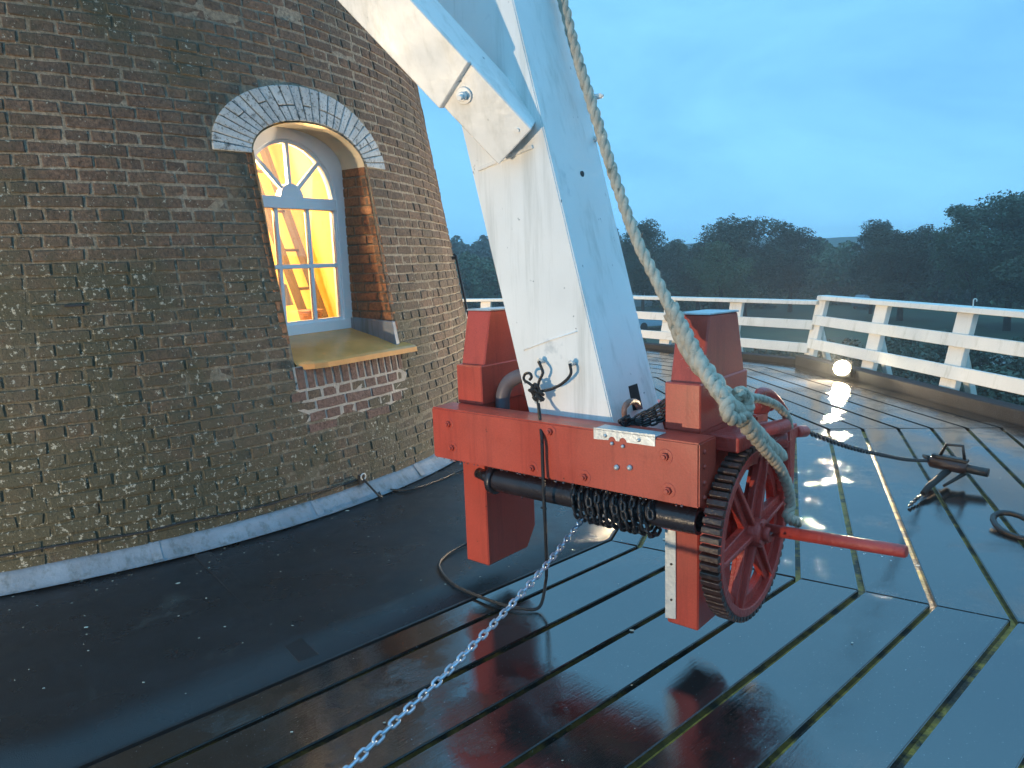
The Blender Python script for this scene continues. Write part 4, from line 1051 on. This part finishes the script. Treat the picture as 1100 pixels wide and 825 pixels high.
for k in range(6):
    t0 = R_(7 + 60 * k); c, s_ = math.cos(t0), math.sin(t0); ax = V * c + Z * s_; tn = V * -s_ + Z * c; ctr = T(0, WV, WZ)
    mb = MB()
    def sp(r_, h_, u_): return U * u_ + ctr + ax * r_ + tn * h_
    mb.hexa([sp(.05, -.042, UF + .018), sp(.05, .042, UF + .018), sp(.05, .042, UF + .047), sp(.05, -.042, UF + .047), sp(.3, -.034, UF + .018), sp(.3, .034, UF + .018), sp(.3, .034, UF + .047), sp(.3, -.034, UF + .047)])
    mb.hexa([sp(.05, -.011, UF - .008), sp(.05, .011, UF - .008), sp(.05, .011, UF + .021), sp(.05, -.011, UF + .021), sp(.3, -.007, UF + .002), sp(.3, .007, UF + .002), sp(.3, .007, UF + .021), sp(.3, -.007, UF + .021)])
    mb.hexa([sp(.05, -.011, UF + .044), sp(.05, .011, UF + .044), sp(.05, .011, UF + .075), sp(.05, -.011, UF + .075), sp(.3, -.007, UF + .044), sp(.3, .007, UF + .044), sp(.3, .007, UF + .07), sp(.3, -.007, UF + .07)])
    mb.build('spoke', 'red_iron', win_, bevel=.003)
mb = MB(); c0 = T(0, WV, WZ); mb.tube([c0 + U * (UB + .01), c0 + U * (UF - .022), c0 + U * (UF - .03)], [.062, .056, .046], 24); mb.build('wheel_hub', 'red_iron', win_, bevel=.002)
mb = MB(); mb.cyl(c0 + U * (UF - .028), c0 + U * (UF - .055), .030, 18); mb.build('axle_end', 'red_iron', win_, bevel=.003)
for k in range(4):
    t0 = k * math.pi / 2 + .5; q = c0 + (V * math.cos(t0) + Z * math.sin(t0)) * .045 + U * (UF - .024); mb = MB(); mb.cyl(q, q - U * .012, .010, 6); mb.build('bolt', 'red_iron', win_)
h0 = c0 + U * (UF - .03) + V * .02 + Z * .012; h1 = T(.507, 2.66, .580)
mb = MB(); mb.tube([h0, h0 + (h1 - h0) * .985, h1], [.0235, .0225, .018], 18); mb.build('handle_bar', 'red_iron', win_)
# back plate and bearing arm behind / above the wheel
mb = tbox(1.115, 1.19, 2.50, 2.86, .44, .62); mb.build('axle_plate', 'red_iron', win_, bevel=.006)
mb = MB(); a1 = T(1.02, 2.96, .885)
mb.hexa([T(1.0, 2.945, .62), T(1.06, 2.945, .62), T(1.06, 2.985, .62), T(1.0, 2.985, .62), T(1.0, 2.91, .88), T(1.06, 2.91, .88), T(1.06, 3.0, .88), T(1.0, 3.0, .88)]); mb.build('bearing_arm', 'red_iron', win_, bevel=.008)
mb = tbox(.99, 1.08, 2.88, 3.01, .845, .905); mb.build('bearing_cap', 'red_iron', win_, bevel=.010, seg=2)
mb = MB(); mb.cyl(T(1.0, 2.99, .872), T(.985, 3.06, .862), .024, 14); mb.build('bolt', 'red_iron', win_, bevel=.003)
mb = MB(); mb.cyl(T(1.10, 2.80, .86), T(.99, 2.86, .87), .034, 16); mb.build('pinion_boss', 'red_iron', win_, bevel=.004)
mb = MB(); mb.cyl(T(1.06, 2.68, .925), T(.985, 2.84, .93), .028, 16); mb.build('pinion_shaft', 'red_iron', win_, bevel=.004)
mb = MB(); q = on_u(812, 437, 1.05); mb.cyl(q + V * -.05 + U * .09, q + V * .06 - U * .02, .036, 18); mb.build('pawl_boss', 'red_iron', win_, bevel=.004)
mb = MB(); mb.cyl(q + V * .055 - U * .02, q + V * .075 - U * .03, .026, 14); mb.build('pawl_pin', 'red_iron', win_, bevel=.003)
q2 = on_u(846, 440, 1.05); mb = MB(); mb.tube(catmull([q + Z * .035, q + V * .05 + Z * .05, (q + q2) / 2 + Z * .055, q2], 4), [.012, .014, .016, .018, .018, .018, .017, .016, .014, .012, .010, .007, .004], 8); mb.build('pawl', 'red_iron', win_)
mb = MB(); mb.hexa([T(1.06, 2.55, .87), T(1.19, 2.55, .87), T(1.19, 2.95, .86), T(1.02, 3.0, .86), T(1.06, 2.55, .93), T(1.19, 2.55, .93), T(1.19, 2.95, .91), T(1.02, 3.0, .90)]); mb.build('bracket_plate', 'red_iron', win_, bevel=.005)
# grey bent pipe between left post and tail pole
mb = MB(); mb.tube(catmull([T(2.245, 2.60, .90), T(2.24, 2.60, .98), T(2.20, 2.60, 1.045), T(2.11, 2.60, 1.085), T(2.0, 2.60, 1.09)], 6), .034, 16); o = mb.build('bent_pipe', 'pipe_grey', win_)
# hook
hq = on_u(672, 450, 1.53); hp = [on_u(676, 455, 1.50), on_u(671, 447, 1.50), on_u(671, 438, 1.50), on_u(676, 432, 1.51), on_u(683, 432, 1.53), on_u(686, 437, 1.57)]
mb = MB(); mb.tube(catmull(hp, 5), [.011] * 12 + [.013] * 14, 10); mb.build('hook', 'rust', tail)

# water drops hanging from edges (catch the light)
rnd = random.Random(4); mb = MB()
def dropm(c, r):
    mb.tube([c + Z * r, c + Z * r * .5, c - Z * r * .1, c - Z * r * .8, c - Z * r * 1.1], [r * .3, r * .8, r, r * .6, r * .1], 8)
for k in range(34): dropm(T(rnd.uniform(1.13, 2.46), 2.354 + rnd.uniform(-.001, .004), BB - .003), rnd.uniform(.003, .006))
for k in range(16): dropm(T(rnd.uniform(.53, .98), 2.668, .535 + .02 * rnd.random()), rnd.uniform(.003, .005))
for k in range(18): dropm(T(rnd.uniform(1.2, 2.1), dv + rnd.uniform(-.02, .02), dz_ - dr - .001), rnd.uniform(.003, .006))
for k in range(14): dropm(T(rnd.uniform(2.29, 2.42), rnd.uniform(2.5, 2.8), .146), rnd.uniform(.003, .005))
mb.build('water_drops', 'water', win_, kind='stuff')

# ------------------------------------------------------------------ chains
def link_mesh(name, L_, W_, r, m):
    mb = MB(); pts = []; h = (L_ - W_) / 2; rad_ = W_ / 2 - r
    for k in range(7): t = -math.pi / 2 + math.pi * k / 6; pts.append(Vector((h + rad_ * math.cos(t), rad_ * math.sin(t), 0)))
    for k in range(7): t = math.pi / 2 + math.pi * k / 6; pts.append(Vector((-h + rad_ * math.cos(t), rad_ * math.sin(t), 0)))
    mb.tube(pts, r, 8, closed=True); o = mb.build(name, m); me = o.data; bpy.data.objects.remove(o); return me
def chain(t, path, me, pitch, roll0=.6, name='link', drop_=None):
    P = resample([Vector(p) for p in path], pitch); base = t.matrix_world.translation; rr_ = random.Random(2)
    for i in range(len(P) - 1):
        a, b = P[i], P[i + 1]; x = (b - a).normalized(); y = x.cross(Z)
        if y.length < .1: y = x.cross(V)
        y.normalize(); z = x.cross(y); an_ = roll0 + (math.pi / 2 if i % 2 else 0) + rr_.uniform(-.2, .2)
        y2 = y * math.cos(an_) + z * math.sin(an_); z2 = x.cross(y2)
        m_ = Matrix((x, y2, z2)).transposed().to_4x4(); m_.translation = (a + b) / 2 - base
        o = bpy.data.objects.new(name, me); COL.objects.link(o); o.parent = t; o.matrix_local = m_
LG = link_mesh('link', .046, .0265, .0046, 'chain_grey')
LBk = link_mesh('link', .040, .025, .0048, 'chain_black'); LBig = link_mesh('link', .050, .033, .0066, 'chain_black')
st = T(1.664, 2.42, .545)
e1 = O + sight(375, 825) * 1.78; e2 = e1 + (e1 - st) * .75; e2.z = max(e2.z, .02)
t = thing('galvanised_chain', 'pale grey chain running from the drum down toward the lower left of the photo', 'chain', tuple(st))
m1 = (st + e1) / 2 - Z * .035
chain(t, catmull([st, (st + m1) / 2 - Z * .012, m1, (m1 + e1) / 2 - Z * .006, e1, e2], 10), LG, .0335)
t = thing('drum_chain', 'black chain wound in several turns round the drum under the red beam', 'chain', tuple(T(1.5, dv, dz_)))
hel = []
for k in range(0, 300):
    a = k * .2; f = k / 299; u_ = 1.70 - .38 * f + .008 * math.sin(a); r_ = dr + .013
    dn = max(0, -math.sin(a)); hel.append(T(u_, dv + (r_ + .006 * dn) * math.cos(a), dz_ + (r_ + .03 * dn) * math.sin(a)))
chain(t, hel, LBig, .036)
t = thing('stay_chain', 'black chain stretched from the toothed wheel to the load binder on the right', 'chain', tuple(T(1., 3.03, .86)))
c0_ = T(.985, 3.06, .862); c1_ = on_z(997, 495, .12); mm = (c0_ + c1_) / 2 - Z * .03
chain(t, catmull([c0_, (c0_ + mm) / 2 - Z * .012, mm, (mm + c1_) / 2 - Z * .010, c1_], 8), LBk, .0295, .3)
t = thing('hook_chain', 'short bunch of dark chain draped from the hook round the right red post', 'chain', tuple(T(1.5, 2.55, .96)))
for j, (oy, oz) in enumerate(((0, 0), (.03, .018), (-.01, .035), (.05, .045), (.02, .062))):
    a = on_u(675, 458 - j * 1.0, 1.49); b = on_u(714 + 6, 449 - j * 5.5, 1.34)
    chain(t, catmull([a, a * .66 + b * .34 - Z * (.012 - .003 * j), a * .33 + b * .67 - Z * (.004), b, b + V * .1 + Z * .0], 6), LBk, .0295, .2 + j * .5)
t0a = on_u(672, 452, 1.49)
chain(t, [t0a + (V * math.cos(k * .5) * .03 + Z * math.sin(k * .5) * .016 + U * .01 * math.cos(k)) for k in range(14)], LBk, .027, 1.)

# ------------------------------------------------------------------ load binder on the stay chain
b0 = on_z(997, 495, .12); b1 = on_z(1062, 508, .10); dx = (b1 - b0); Lb = dx.length; dx.normalize(); sy = dx.cross(Z).normalized(); sz = sy.cross(dx)
t = thing('load_binder', 'black lever load binder at the end of the taut chain above the wet boards', 'load binder', tuple(b0))
mb = MB(); mb.tube([b0, b0 + dx * .02, b0 + dx * Lb * .62, b0 + dx * Lb * .66], [.02, .042, .045, .03], 12); mb.build('body', 'grease', t)
mb = MB(); mb.cyl(b0 + dx * Lb * .6, b1, .030, 14); mb.build('handle_tube', 'black', t, bevel=.003)
mb = MB(); q = b0 + dx * .02 + sz * .045; mb.box(b0 + dx * Lb * .36 + sz * .05, Lb * .6, .05, .022, dx, sy, sz); mb.build('lever', 'black', t, bevel=.004)
mb = MB(); mb.tube([b0 + dx * .07 + sz * .055, b0 + dx * .10 + sz * .14, b0 + dx * .20 + sz * .15, b0 + dx * .22 + sz * .055], .011, 8); mb.build('grip_loop', 'black', t)
mb = MB(); mb.tube([b0 + sy * .03 + sz * .02, b0 - dx * .03 + sz * .03, b0 - sy * .03 + sz * .02, b0 + dx * .03], .012, 8, closed=True); mb.build('clevis', 'black', t)
a = b0 + dx * Lb * .35 - sz * .04; g_ = on_z(975, 545, .012)
mb = MB(); mb.tube([a, a * .5 + g_ * .5 + Z * .01, a * .35 + g_ * .65], [.024, .021, .016], 10); mb.build('reflection_streak', 'tyre', t)  # tapered matte black piece, built to stand in for the binder's dark reflection
a2 = a + dx * .1; mb = MB(); mb.tube([a2, a2 * .62 + g_ * .38], [.014, .009], 8); mb.build('reflection_streak', 'tyre', t)  # shorter second piece of the built reflection
t = thing('reflection_links', 'few dark links added as the lower end of the load binder reflection', 'chain', tuple(g_))
chain(t, [a * .3 + g_ * .7, a * .15 + g_ * .85, g_], LBk, .0295)  # added links carry the built reflection on down to the boards
t = thing('deck_ring', 'black iron ring fitting lying across a board gap at the right edge', 'ring', tuple(on_z(1088, 568, .01)))
c = on_z(1090, 568, .02); mb = MB(); mb.tube([c + Vector((.075 * math.cos(k * .393), .15 * math.sin(k * .393), .02 + .03 * math.sin(k * .393 + 1))) for k in range(16)], .017, 8, closed=True); mb.build('ring', 'black', t)
mb = MB(); mb.box(c + Vector((.05, -.14, -.012)), .16, .10, .016); mb.build('plate', 'black', t, bevel=.003)

# ------------------------------------------------------------------ rope: three strands laid up
def laid_rope(t, path, R, name='strand', pitch=.16, m='rope', fuzz=0, ph=0):
    path = resample([Vector(p) for p in path], .012); rr_ = random.Random(8)
    rs = R if callable(R) else (lambda f: R)
    frames = []; prev = None
    for i, p in enumerate(path):
        tg = (path[min(i + 1, len(path) - 1)] - path[max(i - 1, 0)]).normalized()
        x = tg.cross(Vector((.3, .2, 1))).normalized() if prev is None else (prev - tg * prev.dot(tg)).normalized()
        prev = x; frames.append((p, x, tg.cross(x)))
    for s_ in range(3):
        mb = MB(); pts = []; rad_ = []
        for i, (p, x, y) in enumerate(frames):
            f = i / max(1, len(frames) - 1); r0 = rs(f); a = i * .012 / pitch * 2 * math.pi + s_ * 2.094 + ph
            pts.append(p + (x * math.cos(a) + y * math.sin(a)) * r0 * .50 * (1 + .06 * math.sin(i * .9 + s_))); rad_.append(r0 * .58 * (1 + .05 * math.sin(i * 1.7 + s_ * 2)))
        mb.tube(pts, rad_, 8); mb.build(name, m, t)
    if fuzz:
        mb = MB()
        for k in range(fuzz):
            p, x, y = frames[rr_.randrange(len(frames))]; a = rr_.random() * 6.28; f = rs(.5); d = x * math.cos(a) + y * math.sin(a); e_ = Vector((rr_.gauss(0, 1), rr_.gauss(0, 1), rr_.gauss(0, 1))) * .006
            q = p + d * f * .85; mb.tube([q, q + d * .005 + e_ * .5, q + d * .009 + e_], [.0006, .0005, .0003], 3, cap=False)
        mb.build('fibres', m, t, kind='stuff')
rp_ = []
tp = on_v(603, -5, 2.80); nxt = on_v(620, 60, 2.78)
rp_.append(tp + (tp - nxt) * 5); rp_.append(tp)
for (x_, y_, c_) in ((620, 60, 2.78), (640, 125, 2.74), (660, 190, 2.69), (683, 255, 2.62), (705, 300, 2.55), (722, 335, 2.49)): rp_.append(on_v(x_, y_, c_))
t = thing('hemp_rope', 'thick wet hemp rope coming down along the tail pole to the winch', 'rope', tuple(rp_[-1]))
laid_rope(t, catmull(rp_, 8), .023, fuzz=260)
low = [on_v(722, 335, 2.49), on_v(740, 375, 2.42), on_v(763, 405, 2.37), on_u(790, 440, 1.0), on_u(815, 470, .985), on_u(838, 492, .975)]
laid_rope(t, catmull(low, 8), lambda f: .033 if f < .55 else .033, pitch=.16, fuzz=260, ph=1)
# doubled end laid alongside and the bulky splice
low2 = [on_v(718, 330, 2.47), on_v(735, 362, 2.42), on_v(752, 395, 2.37), on_u(778, 432, .99), on_u(800, 447, .97)]
laid_rope(t, [p + U * -.012 for p in catmull(low2, 8)], .027, pitch=.13, fuzz=150, ph=2)
kn = on_u(782, 436, .99)
loopk = [kn + V * a_ + Z * b_ - U * c_ for a_, b_, c_ in ((-.05, .03, .02), (-.075, -.01, .03), (-.03, -.035, .035), (.03, -.03, .04), (.07, .0, .04), (.05, .035, .03), (.0, .04, .03))]
laid_rope(t, catmull(loopk, 6), .024, pitch=.1, fuzz=80)
# tail end hanging down over the wheel
te = [on_u(806, 462, .98), on_u(822, 483, .97), on_u(836, 500, .965), on_u(846, 522, .965), on_u(849, 543, .97), on_u(846, 556, .975), on_u(858, 561, .96)]
laid_rope(t, catmull(te, 8), .021, pitch=.1, fuzz=120)
# turn passing behind the post and back over the bracket
bk = [on_u(786, 437, 1.08), on_u(794, 427, 1.04), on_u(808, 427, 1.0), on_u(822, 430, 1.0), on_u(836, 437, 1.0), on_u(846, 450, 1.0), on_u(848, 466, 1.02)]
laid_rope(t, catmull(bk, 8), .0165, pitch=.09, fuzz=80)

# ------------------------------------------------------------------ cord on the tail pole front
t = thing('black_cord', 'black cord tied to two pegs on the white pole, trailing across the dark felt', 'cord', tuple(T(1.95, 2.45, 1.02)))
kq = on_v(577, 421, 2.44)
p1 = T(1.915, 2.465, 1.176); p2 = T(1.752, 2.465, 1.176)
mb = MB(); mb.tube(catmull([p1, on_v(583, 400, 2.45), on_v(579, 410, 2.44), kq], 6), .0065, 8)
mb.tube(catmull([p2, on_v(613, 402, 2.46), on_v(604, 412, 2.46), on_v(592, 418, 2.45), kq], 6), .0065, 8)
mb.tube(catmull([kq, on_v(570, 413, 2.43), on_v(563, 408, 2.43), on_v(564, 402, 2.43), on_v(569, 401, 2.43), on_v(571, 405, 2.43), on_v(569, 408, 2.43)], 5), .0062, 8)
mb.build('loops', 'cord', t)
mb = MB()
for (x_, y_, a, b) in ((575, 416, .018, 0), (579, 420, .02, 1), (573, 423, .02, 2), (577, 427, .018, .5), (580, 426, .016, 1.6)):
    c = on_v(x_, y_, 2.432); mb.tube([c + (U * math.cos(k * .524) * a + Z * math.sin(k * .524 + b) * a * .8 + V * .008 * math.sin(k * 1.05)) for k in range(12)], .0068, 6, closed=True)
mb.build('knot', 'cord', t)
c = on_v(577, 430, 2.43); mb = MB(); mb.tube([c + U * .013 * math.cos(k * .524) + Z * .015 * math.sin(k * .524) for k in range(12)], .0035, 6, closed=True); mb.build('shackle', 'steel', t)
down = [kq, on_v(579, 440, 2.42), on_v(582, 470, 2.335), on_v(583, 500, 2.325), on_v(584.5, 540, 2.32), on_v(586, 570, 2.34), on_v(587, 600, 2.38), on_v(587, 618, 2.42)]
full = catmull(down[:], 5)
q_end = down[-1]
tailp = catmull([q_end] + pp[::-1][1:], 6)
mb = MB(); mb.tube(full[:12], .0075, 8); mb.build('strand', 'cord', t)
mb = MB(); mb.tube(full[11:] + tailp[1:], .0075, 8); mb.build('strand', 'cord', t)
c = on_v(584.5, 546, 2.32); mb = MB(); mb.tube([c - U * .012, c + U * .002, c + U * .016], .004, 6); mb.build('tie', 'cord', t)
